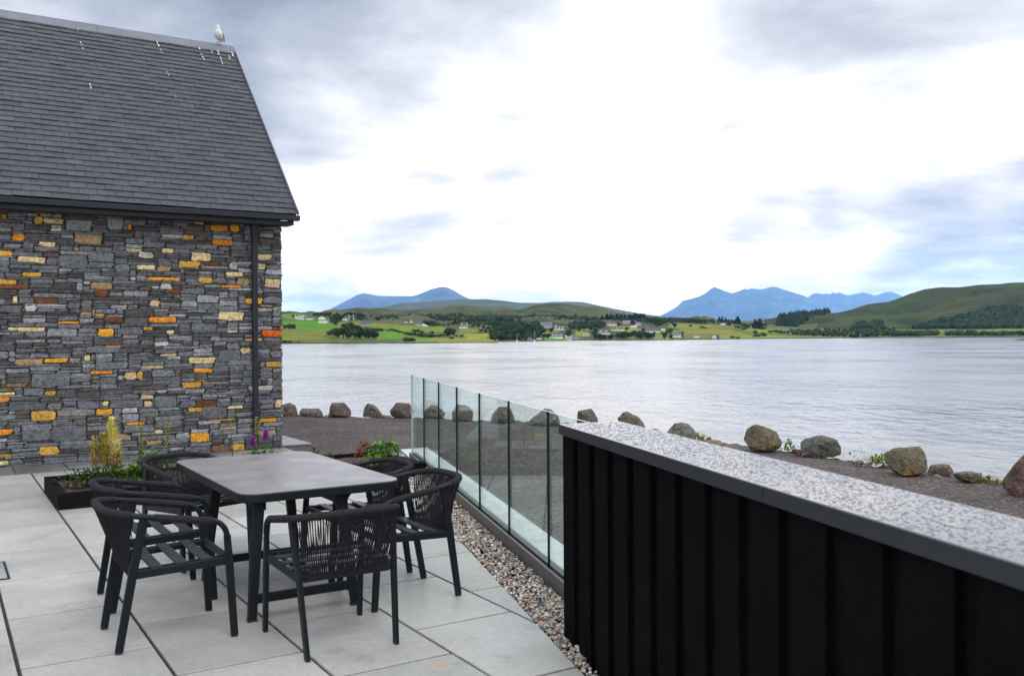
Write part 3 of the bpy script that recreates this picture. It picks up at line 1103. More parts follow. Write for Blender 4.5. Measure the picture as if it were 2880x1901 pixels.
def make_chair(loc, rotz, label, group):
    t = thing('rope_armchair', label, 'chair', loc, rotz, group)
    hx, hy = 0.262, 0.283

    def zr(x):
        return 0.655 + (0.162 - x) / 0.512 * 0.088
    half = []
    for i in range(7):
        a = math.pi / 2 * i / 6
        half.append((hx - 0.10 + 0.10 * math.cos(a), hy + 0.006 * i / 6, 0.555 + 0.10 * math.sin(a)))
    for i in range(1, 9):
        x = 0.162 - i / 8 * 0.312
        half.append((x, hy + 0.006 + 0.006 * i / 8, zr(x)))
    for i in range(1, 10):
        a = math.pi / 2 * i / 9
        x = -0.15 - 0.205 * math.sin(a)
        half.append((x, 0.295 - 0.195 + 0.195 * math.cos(a), zr(x)))
    half.append((-0.358, 0.05, zr(-0.358)))
    full = half + [(p[0], -p[1], p[2]) for p in reversed(half)]
    # resample evenly
    P = np.array(full)
    dl = np.r_[0, np.cumsum(np.linalg.norm(np.diff(P, axis=0), axis=1))]

    def pa(s):
        return np.array([np.interp(s, dl, P[:, k]) for k in range(3)])
    T = dl[-1]
    r = MB()
    r.sweep([pa(s) for s in np.linspace(0, T, 90)], [(0.019 * math.cos(a), 0.016 * math.sin(a)) for a in [i * math.pi / 5 for i in range(10)]], up=(1, 0, 0))
    ring = r.build('armrest', M_frame, t, smooth=True)
    # where the back legs meet the armrest
    s_att = np.interp(0.19, [-p[0] for p in half[6:16]], dl[6:16])

    def wrap(name, s0, s1):
        w = MB()
        step = 0.0042
        ss = np.arange(s0, s1, step)
        w.sweep([pa(s) for s in ss], [(0.0235 * math.cos(a), 0.0205 * math.sin(a)) for a in [i * math.pi / 4 for i in range(8)]], up=tuple(np.array([0, 0, 1.0])), scales=[1 + (0.05 if i % 2 else -0.03) + random.uniform(-.015, .015) for i in range(len(ss))])
        return w.build(name, M_cord, t)
    for k, (s0, s1) in enumerate(((0.135, s_att - 0.065), (T - s_att + 0.065, T - 0.135))):
        wrap('armrest_wrap', s0, s1)
    wrap('backrest_wrap', s_att + 0.045, T - s_att - 0.045)
    lx, ly, lz = -0.170, 0.287, zr(-0.17) - 0.005
    for sg in (1, -1):
        f = MB()
        f.sweep([(hx + 0.037, sg * hy, 0.010), (hx + 0.012, sg * hy, 0.40), (hx, sg * hy, 0.565)], crect(0.042, 0.027, 0.004), up=(0, 1, 0), scales=[.92, 1, .86])
        fo = f.build('leg', M_frame, t)
        b = MB()
        b.sweep([(-0.292, sg * 0.247, 0.010), (-0.225, sg * 0.266, 0.41), (lx, sg * ly, lz)], crect(0.045, 0.025, 0.004), up=(0, 1, 0), scales=[.9, 1, .95])
        bo = b.build('leg', M_frame, t)
        for (par, x, y) in ((fo, hx + 0.037, hy), (bo, -0.292, 0.247)):
            c = MB()
            c.box((x, sg * y, 0.006), (0.034, 0.022, 0.012))
            c.build('foot_cap', M_soffit, par)
        s = MB()
        s.sweep([(hx + 0.008, sg * 0.279, 0.425), (-0.222, sg * 0.262, 0.405)], crect(0.022, 0.042, 0.003), up=(0, 0, 1))
        s.build('seat_rail', M_frame, t)
        s = MB()
        s.sweep([(hx - 0.0, sg * 0.225, 0.437), (-0.215, sg * 0.222, 0.418)], crect(0.016, 0.020, 0.003), up=(0, 0, 1))
        s.build('seat_rail', M_frame, t)
    s = MB()
    s.box((hx + 0.008, 0, 0.432), (0.026, 0.545, 0.036))
    s.build('seat_rail', M_frame, t, bevel=0.003)
    s = MB()
    s.box((-0.222, 0, 0.405), (0.026, 0.515, 0.034))
    s.build('seat_rail', M_frame, t, bevel=0.003)
    for x in (0.155, 0.025, -0.105):
        s = MB()
        path = [(x, y, 0.4435 - (0.155 - x) * 0.03 - 0.0015 * (1 - (y / 0.272) ** 2)) for y in np.linspace(-0.272, 0.272, 9)]
        s.sweep(path, crect(0.062, 0.011, 0.002), up=(0, 0, 1))
        s.build('seat_slat', M_wetslat, t)
    # cords strung from the wrapped top rail down to the rear seat rail, in two crossing layers
    w = MB()
    n = 44
    for lay in (0, 1):
        for i in range(n):
            u = (i + 0.5 * lay + random.uniform(-.04, .04)) / n
            s_ = s_att + 0.05 + (T - 2 * s_att - 0.10) * u
            p = pa(s_)
            nrm = np.array([p[0] + 0.10, p[1] * 0.8, 0])
            nrm /= np.linalg.norm(nrm) + 1e-9
            p = p + nrm * (0.016 if lay else -0.016)
            yb = 0.236 - 0.472 * min(1, max(0, u + (0.004 if lay else -0.004)))
            q = np.array([-0.222 + (-0.017 if lay else 0.017), yb, 0.402])
            mid = (p + q) / 2 + np.array([random.uniform(-.002, .002), random.uniform(-.002, .002), 0])
            w.tube([p, mid, q], 0.0028, 5, up=(1, 0, 0.01), caps=False)
    ss = np.linspace(-0.236, 0.236, 112)
    w.sweep([(-0.222, y, 0.404) for y in ss], [(0.020 * math.cos(a), 0.022 * math.sin(a)) for a in [i * math.pi / 4 for i in range(8)]], up=(0, 0, 1), scales=[1.06 if i % 2 else 0.94 for i in range(112)])
    w.build('backrest', M_cord, t)
    return t


CG = 'rope armchairs round the outdoor table'
ang = lambda v: math.atan2(v[1], v[0])
ch = make_chair(AB(5.44, 1.095), ang(B), 'rope armchair left of the table with its empty slatted seat in full view', CG)
dup(ch, AB(6.235, 1.185), ang(B), 'rope armchair partly hidden between its twin and the left end of the planter', CG)
f3 = -0.94 * A + 0.34 * B
dup(ch, AB(7.12, 1.635), ang(f3), 'rope armchair turned askew at the far left corner of the table', CG)
dup(ch, AB(6.12, 2.515), ang(-B), 'rope armchair mostly hidden behind the table and the chair beside the pebbles', CG)
dup(ch, AB(5.43, 2.525), ang(-B), 'rope armchair between the table and the pebble strip, its back towards the glass', CG)
dup(ch, AB(4.845, 1.845), ang(A), 'rope armchair at the near end of the table with its woven back to the viewer', CG)


# ------------------------------------------------------------------ glass fence
def make_fence():
    t = thing('glass_fence', 'frameless clear glass balustrade standing in a dark base channel beside the pebbles', 'fence', (0, 0, 0), FH)
    b = MB()
    b.box((1.7615, 8.55, 0.036), (0.023, 7.46, 0.134))
    b.box((1.8265, 8.55, 0.036), (0.053, 7.46, 0.134))
    b.box((1.789, 8.55, 0.012), (0.030, 7.46, 0.08))
    b.box((1.8015, 12.287, 0.036), (0.103, 0.012, 0.138))
    b.build('base_channel', M_upstand, t, bevel=0.002)
    j = [12.28, 11.25, 10.205, 9.155, 8.095, 7.03, 5.955, 4.895]
    for y1, y0 in zip(j[:-1], j[1:]):
        p = MB()
        x0, x1, z0, z1 = 1.779, 1.7945, 0.055, 1.142
        y0, y1 = y0 + 0.006, y1 - 0.006
        p.add([(x0, y0, z0), (x1, y0, z0), (x1, y1, z0), (x0, y1, z0), (x0, y0, z1), (x1, y0, z1), (x1, y1, z1), (x0, y1, z1)],
              [(0, 3, 7, 4), (1, 5, 6, 2)], 0)
        o = len(p.v) - 8
        for f, m in (((0, 4, 5, 1), 1), ((2, 6, 7, 3), 1), ((0, 1, 2, 3), 1), ((4, 7, 6, 5), 2)):
            p.f.append(tuple(i + o for i in f))
            p.m.append(m)
            p.c.append(None)
        if y1 > 12:
            p.m[-3] = 2
        p.build('glass_panel', [M_glass, M_gedge, M_gtop], t)


make_fence()


# ------------------------------------------------------------------ black timber wall in front
def make_screen():
    t = thing('timber_wall', 'low wall clad in black vertical boards with a rain beaded dark metal capping', 'wall', (0, 0, 0), FH)
    Y0, Y1 = -2.2, 4.83
    c = MB()
    c.box((1.695, (Y0 + Y1) / 2, 0.545), (0.27, Y1 - Y0 - 0.03, 1.13), mi=0)
    y = Y1
    i = 0
    while y > Y0:
        w = 0.178 + random.uniform(-0.006, 0.006)
        c.box((1.546, y - w / 2, 0.545), (0.028, w, 1.128))
        c.box((1.846, y - w / 2, 0.545), (0.028, w, 1.128))
        y -= 0.2565
    c.box((1.695, Y1 - 0.008, 0.545), (0.26, 0.02, 1.12))
    c.build('cladding', M_clad, t, bevel=0.003)
    seam = float(at(2371, 1354, 1.166) @ FD)
    k = MB()
    for (a, b) in ((Y0, seam - 0.002), (seam + 0.002, 4.848)):
        pr = [(1.514, 1.112), (1.514, 1.162), (1.517, 1.1655), (1.868, 1.171), (1.872, 1.167), (1.872, 1.112)]
        n = 6
        k.add([(p[0], a, p[1]) for p in pr] + [(p[0], b, p[1]) for p in pr], [(0, 1, 2, 3, 4, 5), (11, 10, 9, 8, 7, 6)] + [(i, i + n, (i + 1) % n + n, (i + 1) % n) for i in range(n)])
        k.m[-8:] = [1, 1, 1, 0, 0, 1, 1, 1]
    k.build('capping', [M_cap, M_capside], t)
    # rain standing in beads on the capping
    r = MB()

    def zt(x):
        return 1.1655 + (x - 1.517) / 0.351 * 0.0055

    def bead(x, y, a, b, rot, h):
        n, vs = 9, []
        ca, sa = math.cos(rot), math.sin(rot)
        ph = random.uniform(0, 6)
        for (k, hz) in ((1.0, -0.0002), (0.82, 0.62), (0.45, 0.94)):
            for q in range(n):
                th = 2 * math.pi * q / n
                rr = 1 + 0.22 * math.sin(2 * th + ph) * (0.5 + 0.5 * math.sin(ph * 3))
                px, py = a * k * rr * math.cos(th), b * k * rr * math.sin(th)
                X, Y = x + ca * px - sa * py, y + sa * px + ca * py
                vs.append((X, Y, zt(X) + h * hz))
        vs.append((x, y, zt(x) + h))
        fs = []
        for l_ in (0, 1):
            for q in range(n):
                w = (q + 1) % n
                fs.append((l_ * n + q, l_ * n + w, (l_ + 1) * n + w, (l_ + 1) * n + q))
        fs += [(2 * n + q, 2 * n + (q + 1) % n, 3 * n) for q in range(n)]
        r.add(vs, fs)

    cells = {}
    tries = 0
    while tries < 9500:
        tries += 1
        x, y = random.uniform(1.526, 1.862), random.uniform(0.3, 4.83)
        s = random.choice([0.002, 0.003, 0.004, 0.005, 0.0062])
        ok = True
        ci, cj = int(x / 0.02), int(y / 0.02)
        for di in (-1, 0, 1):
            for dj in (-1, 0, 1):
                for (qx, qy, qs) in cells.get((ci + di, cj + dj), ()):
                    if math.hypot(qx - x, qy - y) < (qs + s) * 0.95:
                        ok = False
        if not ok:
            continue
        cells.setdefault((ci, cj), []).append((x, y, s))
        el = random.uniform(1.0, 1.9)
        bead(x, y, s * el, s / math.sqrt(el), random.uniform(0, 3.14), s * 0.2)
    tag(r.build('raindrop', M_rain, t, smooth=True), kind='stuff')
    pd = MB()
    pts = [(2180 + x / 3.394, 1180 + y / 3.394) for x, y in [(1330, 925), (1440, 930), (1540, 958), (1640, 1000), (1740, 1026), (1850, 1032), (1960, 1026)]]
    q = [at(x, y, 1.169) for x, y in pts]
    q = np.array([(float(p @ ND), float(p @ FD)) for p in q])
    k = np.linspace(0, len(q) - 1, 40)
    ctr = [(np.interp(v, range(len(q)), q[:, 0]), np.interp(v, range(len(q)), q[:, 1])) for v in k]
    lft, rgt = [], []
    for v, (x, y) in zip(k, ctr):
        w_ = 0.011 * math.sin(math.pi * min(1, max(0, v / (len(q) - 1)))) ** 0.6 * (0.65 + 0.5 * mnoise.noise(Vector((v * 1.3, 2.1, 0)))) + 0.0004
        lft.append((x - w_ * .5, y + w_, zt(x) + 0.0012))
        rgt.append((x + w_ * .5, y - w_ * .8, zt(x) + 0.0012))
    n = len(k)
    pd.add(lft + rgt, [(a_, a_ + n, a_ + n + 1, a_ + 1) for a_ in range(n - 1)])
    pd.build('puddle', mat('standing water', (0.08, 0.085, 0.095), 0.05, spec=0.8), t)


make_screen()


# ------------------------------------------------------------------ drain cover in the paving
def make_drain():
    p = at(8, 1600)
    t = thing('drain_cover', 'square steel edged drain cover let into the paving at the left', 'drain cover', AB(7.525, 0.14, 0.0), TH)
    f = MB()
    for (x, y, w, h) in ((-0.28, 0, 0.014, 0.57), (0.28, 0, 0.014, 0.57), (0, -0.28, 0.546, 0.014), (0, 0.28, 0.546, 0.014)):
        f.box((x, y, 0.0015), (w, h, 0.010))
    f.build('rim', M_gutter, t)
    c = MB()
    c.box((0, 0, 0.001), (0.54, 0.54, 0.008), col=(0.27, 0.28, 0.285))
    c.build('lid', M_slab, t)
    k = MB()
    k.box((0.215, 0.0, 0.0056), (0.04, 0.055, 0.004))
    k.box((-0.215, 0.0, 0.0056), (0.04, 0.055, 0.004))
    k.build('keyhole', M_soffit, t)


make_drain()


# ------------------------------------------------------------------ planter and its plants
def make_planter():
    t = thing('planter', 'long low black timber planter of soil between the table and the stone wall', 'planter', AB(10.54, 2.97), TH)
    X, Y, H, T = 1.98, 0.67, 0.157, 0.085
    f = MB()
    f.box((0, -Y + T / 2, H / 2), (2 * X, T, H))
    f.box((0, Y - T / 2, H / 2), (2 * X, T, H))
    f.box((-X + T / 2, 0, H / 2 - 0.001), (T, 2 * Y - 2 * T, H - 0.002))
    f.box((X - T / 2, 0, H / 2 - 0.001), (T, 2 * Y - 2 * T, H - 0.002))
    f.build('timber_frame', M_planter, t, bevel=0.004)
    s = MB()
    nx, ny = 60, 22
    vs = [(-X + T + (2 * X - 2 * T) * i / (nx - 1), -Y + T + (2 * Y - 2 * T) * j / (ny - 1), 0.112 + 0.02 * fbm((i * .3, j * .3), 1.0)) for j in range(ny) for i in range(nx)]
    s.add(vs, [(j * nx + i, j * nx + i + 1, (j + 1) * nx + i + 1, (j + 1) * nx + i) for j in range(ny - 1) for i in range(nx - 1)])
    s.build('soil', M_soil, t, smooth=True)


make_planter()


def leaf(mb, p, d, ln, wd_, col, droop=0.15):
    p, d = np.asarray(p, float), np.asarray(d, float)
    d = d / (np.linalg.norm(d) + 1e-9)
    s = np.cross(d, (0.13, 0.07, 1.0))
    s /= np.linalg.norm(s) + 1e-9
    u = np.cross(s, d)
    m1 = p + d * ln * 0.45
    tip = p + d * ln - np.array([0, 0, droop * ln])
    mb.add([p, m1 + s * wd_ / 2 + u * wd_ * .12, tip, m1 - s * wd_ / 2 + u * wd_ * .12, m1 - u * 0.04 * wd_], [(0, 1, 4), (1, 2, 4), (2, 3, 4), (3, 0, 4)], 0, col)


def rdir(zlo=-0.2, zhi=1.0):
    a = random.uniform(0, 2 * math.pi)
    z = random.uniform(zlo, zhi)
    r = math.sqrt(max(0, 1 - z * z))
    return np.array([r * math.cos(a), r * math.sin(a), z])


def cmul(c, lo=0.7, hi=1.3):
    g = random.uniform(lo, hi)
    return tuple(min(0.9, v * g) for v in c)


def clump(mb, n, rx, rz, ln, wd_, cols, c0=(0, 0, 0), zl=-0.1):
    for _ in range(n):
        d = rdir(zl, 0.95)
        k = random.uniform(0.35, 1.0)
        p = np.array(c0) + d * np.array([rx, rx, rz]) * k
        leaf(mb, p, d + rdir(-.4, .6) * 0.7, ln * random.uniform(.6, 1.3), wd_ * random.uniform(.7, 1.2), cmul(random.choice(cols)), 0.25)


def stems(mb, tips, r=0.003, col=(0.08, 0.11, 0.03)):
    for (a, b) in tips:
        mb.tube([a, (np.array(a) * .4 + np.array(b) * .6) + np.array([random.uniform(-.01, .01), random.uniform(-.01, .01), 0]), b], r, 5, up=(1, 0, 0.01), col=col)


G1, G2, G3 = (0.05, 0.10, 0.018), (0.085, 0.19, 0.02), (0.13, 0.29, 0.025)
DG = (0.022, 0.040, 0.020)


def plume(mb, top, h, r, cols, n, slope=0.55):
    """feathery plume of short side sprays, widest low down"""
    top = np.asarray(top, float)
    for i in range(n):
        f = random.random() ** 0.8
        z = top[2] - h * f
        rad = r * (0.15 + 0.95 * math.sin(min(1.0, f * 1.25) * math.pi * 0.62))
        a = random.uniform(0, 6.283)
        k = random.uniform(0.1, 0.9)
        p = np.array([top[0] + rad * k * math.cos(a), top[1] + rad * k * math.sin(a), z])
        leaf(mb, p, (math.cos(a), math.sin(a), slope + random.uniform(-.2, .5)), 0.045 * random.uniform(.6, 1.3), 0.015, cmul(random.choice(cols), .85, 1.25), 0.0)


def plant_at(a, b):
    return AB(a, b, 0.112)


def make_astilbe():
    t = thing('astilbe', 'cream plumed astilbe over dark ferny leaves at the left end of the planter', 'flowering plant', plant_at(10.62, 1.60), TH)
    s = MB()
    tips = [((0, 0, 0), (0.0, 0, 0.42)), ((-.02, 0, 0), (-0.015, -0.02, 0.58)), ((0, 0.02, 0), (-0.10, -0.02, 0.42)), ((0, 0, 0), (-0.17, 0.02, 0.36)), ((0, 0, 0), (-0.06, 0.03, 0.40)), ((0, 0, 0), (0.03, -0.06, 0.3))]
    stems(s, tips, 0.0035, (0.16, 0.12, 0.04))
    s.build('stem', M_leaf, t)
    p = MB()
    plume(p, (0.0, 0.0, 0.57), 0.36, 0.088, [(0.78, 0.70, 0.34), (0.80, 0.73, 0.42), (0.74, 0.62, 0.20)], 800)
    plume(p, (-0.015, -0.02, 0.69), 0.22, 0.042, [(0.70, 0.66, 0.14), (0.66, 0.62, 0.16)], 260, 0.9)
    plume(p, (0.03, 0.02, 0.40), 0.18, 0.05, [(0.55, 0.48, 0.2), (0.5, 0.36, 0.1)], 160)
    p.build('flower_plume', M_leaf, t)
    q = MB()
    br = [(0.46, 0.30, 0.035), (0.34, 0.23, 0.03), (0.50, 0.38, 0.06), (0.24, 0.22, 0.03)]
    plume(q, (-0.10, -0.02, 0.54), 0.34, 0.05, br, 340, 0.8)
    plume(q, (-0.185, 0.02, 0.50), 0.30, 0.038, br, 260, 0.8)
    plume(q, (-0.06, 0.03, 0.44), 0.26, 0.04, br, 200, 0.8)
    plume(q, (0.02, -0.06, 0.34), 0.20, 0.05, [(0.26, 0.12, 0.03), (0.2, 0.16, 0.03)], 160, 0.8)
    tag(q.build('flower_plume', M_leaf, t), 'faded brown side plumes')
    f = MB()
    clump(f, 560, 0.30, 0.17, 0.065, 0.028, [G1, DG, (0.07, 0.12, 0.02), (0.13, 0.18, 0.02)], (-0.10, -0.10, 0.04), 0.0)
    clump(f, 260, 0.20, 0.15, 0.06, 0.026, [DG, G1, (0.05, 0.08, 0.03)], (-0.36, -0.10, 0.03), 0.0)
    clump(f, 220, 0.17, 0.14, 0.07, 0.034, [G2, G1], (0.28, -0.1, 0.04), 0.0)
    f.build('foliage', M_leaf, t)


make_astilbe()


def spire(name, label, a, b, h, fl, hn, cols, base, lean=(0, 0), fcols=None, n=300, r=0.022):
    t = thing(name, label, 'flowering plant', plant_at(a, b), TH)
    s = MB()
    top = np.array([lean[0], lean[1], h])
    s.tube([(0, 0, -0.01), top * .5 + np.array([.005, 0, 0]), top], 0.0045, 5, up=(1, 0, 0.01), col=(0.09, 0.13, 0.03))
    s.build('stem', M_leaf, t)
    if fl:
        f = MB()
        for i in range(n):
            k = random.random()
            p = top * (1 - hn / h * k)
            a_ = random.uniform(0, 6.283)
            bump = 1.0 if fcols else (0.6 + 0.6 * abs(math.sin(k * 22)))
            leaf(f, p, (math.cos(a_), math.sin(a_), random.uniform(-.2, .7)), (r * 2.1) * random.uniform(.6, 1.2) * bump * (0.55 + 0.6 * k), 0.014, cmul(random.choice(cols), .75, 1.3), 0.05)
        f.build('flower_spike', M_leaf, t)
    if base:
        g = MB()
        for i in range(base):
            z = random.uniform(0.0, (h - hn) * 0.85)
            a_ = random.uniform(0, 6.283)
            leaf(g, top * z / h, (math.cos(a_), math.sin(a_), random.uniform(.0, .9)), random.uniform(.05, .13), 0.012, cmul(random.choice([G2, G3, G1])), .35)
        g.build('foliage', M_leaf, t)
    return t


YG = [(0.36, 0.36, 0.06), (0.46, 0.40, 0.10), (0.24, 0.30, 0.05)]
spire('liatris', 'budding yellow green spire just right of the cream astilbe', 10.7, 1.89, 0.58, 1, 0.36, YG, 70, (0.01, 0.0))
spire('liatris', 'taller budding green spire right of the first, behind the askew chair', 10.9, 2.19, 0.64, 1, 0.36, YG, 60, (0.03, 0.0), n=200)
spire('liatris', 'purple flowered liatris with the taller bloom, near the drainpipe foot', 10.6, 3.22, 0.47, 1, 0.11, [(0.42, 0.07, 0.55), (0.55, 0.14, 0.66), (0.32, 0.04, 0.45)], 120, (0.02, 0), True, 340, 0.026)
spire('liatris', 'purple flowered liatris with the lower bloom, left of its taller neighbour', 10.5, 3.06, 0.41, 1, 0.11, [(0.42, 0.07, 0.55), (0.50, 0.10, 0.55), (0.45, 0.05, 0.25)], 120, (0.0, 0), True, 320, 0.025)
spire('liatris', 'pale unopened spire standing behind the purple blooms against the wall', 10.8, 3.20, 0.60, 1, 0.2, [(0.40, 0.38, 0.16), (0.34, 0.34, 0.12), (0.5, 0.45, 0.25)], 60, (-0.01, 0), n=240)
spire('liatris', 'thin brown seeded spire left of the purple blooms', 10.6, 2.86, 0.44, 1, 0.26, [(0.14, 0.12, 0.05), (0.2, 0.16, 0.06)], 40, (-0.015, 0), n=130, r=0.012)


def leafy(name, label, a, b, blobs, cat='shrub'):
    t = thing(name, label, cat, plant_at(a, b), TH)
    s = MB()
    stems(s, [((random.uniform(-.04, .04), random.uniform(-.04, .04), -.01), tuple(np.array(c) + rdir(0, 1) * 0.04)) for (n, rx, rz, ln, w, cols, c) in blobs for _ in range(4)], 0.003, (0.10, 0.07, 0.03))
    s.build('stem', M_leaf, t)
    for (n, rx, rz, ln, w, cols, c) in blobs:
        f = MB()
        clump(f, n, rx, rz, ln, w, cols, c, -0.5)
        f.build('foliage', M_leaf, t)
    return t


leafy('green_shrub', 'bright green leafy clump behind the askew chair in the planter', 10.8, 2.04, [(380, 0.18, 0.13, 0.07, 0.035, [G2, G3, G1], (0.0, 0, 0.15)), (240, 0.17, 0.10, 0.07, 0.035, [G1, G2], (-0.18, -0.3, 0.08))])
leafy('green_shrub', 'yellow green leaves seen through the woven back of the askew chair', 10.4, 2.45, [(260, 0.22, 0.08, 0.06, 0.03, [G2, G3, (0.15, 0.2, 0.02)], (0.0, 0, 0.09))])
leafy('green_shrub', 'low green leafy clump round the stems of the purple flowers', 10.45, 3.2, [(420, 0.28, 0.14, 0.08, 0.022, [G2, G3, G1], (0.0, 0, 0.12))])
RD = [(0.30, 0.05, 0.03), (0.22, 0.06, 0.03), (0.14, 0.10, 0.03)]
leafy('spiraea_shrub', 'bright green shrub with red young shoots at the right end of the planter', 10.4, 4.5,
      [(300, 0.13, 0.11, 0.06, 0.032, [G3, (0.12, 0.26, 0.03), G2], (0.02, -0.05, 0.15)), (240, 0.11, 0.09, 0.06, 0.032, [G3, (0.12, 0.26, 0.03), G2], (0.22, 0.02, 0.16)), (170, 0.09, 0.12, 0.055, 0.026, RD, (-0.13, 0.0, 0.17)), (160, 0.16, 0.06, 0.055, 0.028, [G3, (0.2, 0.26, 0.03)], (-0.10, -0.2, 0.07))])


def bottle(label, a, b, h, n):
    t = thing('young_plant', label, 'plant', plant_at(a, b), TH)
    f = MB()
    for (dx, dy, hh) in ((0, 0, h), (0.06, 0.02, h * .8), (-0.06, 0.01, h * .85)):
        f.tube([(dx * .3, dy * .3, -.01), (dx, dy, hh)], 0.003, 5, up=(1, 0, .01), col=G1)
        for _ in range(n):
            k = random.random()
            a_ = random.uniform(0, 6.283)
            leaf(f, (dx * (.3 + .7 * k), dy * (.3 + .7 * k), hh * k), (math.cos(a_), math.sin(a_), .5 + .6 * k), 0.05 * (1.1 - .4 * k), 0.010, cmul(random.choice([G1, G2, (0.13, 0.15, 0.03)])), .1)
    f.build('foliage', M_leaf, t)


bottle('small upright young plant beyond the far edge of the table', 10.8, 3.89, 0.19, 110)
bottle('smaller upright young plant between its larger twin and the red tipped shrub', 10.5, 3.98, 0.17, 90)


# ------------------------------------------------------------------ boulders along the bank
def rock_mat(name, base, lichen, llo=0.56, rust=None):
    tint = [(3.0, 0.45, 0.70, tuple(0.45 * v for v in base)), (2.2, llo, llo + 0.14, lichen)]
    if rust:
        tint.append((1.7, 0.64, 0.74, rust))
    return mat(name, base, 0.85, var=[(4, 0.35), (18, 0.45), (90, 0.4)], bump=[(9, 0.09, 'n'), (40, 0.025, 'n')], tint=tint, spec=0.25)


RK = {'brown': rock_mat('brown rock', (0.18, 0.15, 0.125), (0.16, 0.14, 0.04), 0.62), 'grey': rock_mat('grey rock', (0.19, 0.185, 0.165), (0.20, 0.19, 0.08), 0.58),
      'dark': rock_mat('dark rock', (0.13, 0.13, 0.112), (0.14, 0.14, 0.055), 0.58), 'purple': rock_mat('purplish rock', (0.13, 0.105, 0.105), (0.16, 0.14, 0.12), 0.64),
      'ochre': rock_mat('ochre rock', (0.145, 0.125, 0.088), (0.20, 0.13, 0.045), 0.55, (0.30, 0.09, 0.035)), 'red': rock_mat('reddish rock', (0.155, 0.10, 0.09), (0.13, 0.09, 0.08), 0.62),
      'sand': rock_mat('sandy rock', (0.27, 0.20, 0.12), (0.2, 0.18, 0.06), 0.6), 'pale': rock_mat('pale pebble', (0.40, 0.33, 0.30), (0.3, 0.26, 0.2), 0.6)}


def boulder(label, kind, pts, depth=0.85, base=None, name='boulder', seed=1, sub=2):
    """pts: outline in photograph pixels; the stone stands on the ground under its foot and has depth of its own"""
    rnd = random.Random(seed)
    yb = base or max(p[1] for p in pts)
    xb = sum(p[0] for p in pts) / len(pts)
    o = at(xb, yb, -0.03)
    n = np.array([o[0], o[1], 0])
    n /= np.linalg.norm(n)
    s = np.array([n[1], -n[0], 0])
    q = [onplane(x, y, o, n) for x, y in pts]
    q = [((p - o) @ s, p[2] + 0.03) for p in q]
    w = max(p[0] for p in q) - min(p[0] for p in q)
    cx, cz = sum(p[0] for p in q) / len(q), sum(p[1] for p in q) / len(q)
    D = w * depth
    bm = bmesh.new()
    for (t, k) in ((-0.5, .55), (-0.12, 1.0), (0.2, .95), (0.5, .5)):
        for (x, z) in q:
            jx, jz = rnd.uniform(-.2, .2) * w * (1 - k * .9), rnd.uniform(-.2, .2) * w * (1 - k * .9)
            zz = cz + (z - cz) * k + jz
            if z < 0.15 * cz:
                zz = min(zz, 0.04)
            bm.verts.new((cx + (x - cx) * k + jx, t * D + rnd.uniform(-.05, .05) * D, max(zz, -0.06)))
    for _ in range(7):                           # cleaved faces
        nv = Vector((rnd.uniform(-.7, .7), rnd.choice((-1, -1, 1)), rnd.uniform(-.35, .75))).normalized()
        top_ = max(v.co.dot(nv) for v in bm.verts)
        c0 = Vector((cx, 0, cz)).dot(nv)
        k = rnd.uniform(.55, .85)
        lim = c0 + (top_ - c0) * k
        for v in bm.verts:
            ov = v.co.dot(nv) - lim
            if ov > 0:
                v.co -= nv * ov
    bmesh.ops.remove_doubles(bm, verts=bm.verts, dist=w * 0.01)
    bmesh.ops.convex_hull(bm, input=bm.verts)
    for v in [v for v in bm.verts if not v.link_faces]:
        bm.verts.remove(v)
    bmesh.ops.dissolve_limit(bm, angle_limit=R(7), verts=bm.verts, edges=bm.edges)
    bmesh.ops.triangulate(bm, faces=bm.faces)
    for _ in range(sub):
        bmesh.ops.subdivide_edges(bm, edges=[e for e in bm.edges if e.calc_length() > w * 0.045], cuts=1, use_grid_fill=True)
        bmesh.ops.triangulate(bm, faces=bm.faces)
    bm.normal_update()
    off = Vector((seed * 3.7, seed * 1.3, 0))
    for v in bm.verts:
        a = mnoise.fractal((v.co * (2.2 / max(w, .1))) + off, 1.0, 2.0, 5) * 0.022 * w
        b = -abs(mnoise.noise((v.co * (4.5 / max(w, .1))) + off)) * 0.03 * w
        v.co += v.normal * (a + b + 0.04 * w)
    me = bpy.data.meshes.new(name)
    bm.to_mesh(me)
    bm.free()
    me.materials.append(RK[kind])
    ob = bpy.data.objects.new(name, me)
    COL.objects.link(ob)
    ob.location = tuple(o)
    ob.rotation_euler = (0, 0, math.atan2(s[1], s[0]))
    return tag(ob, label, 'rock' if w < 0.35 else 'boulder', 'boulders set along the bank')


def c8(*p):
    return [(780 + x / 2.8286, 1100 + y / 2.8286) for x, y in p]


def c6(*p):
    return [(1500 + x / 3.394, 1140 + y / 3.394) for x, y in p]


def c7(*p):
    return [(2180 + x / 3.394, 1180 + y / 3.394) for x, y in p]


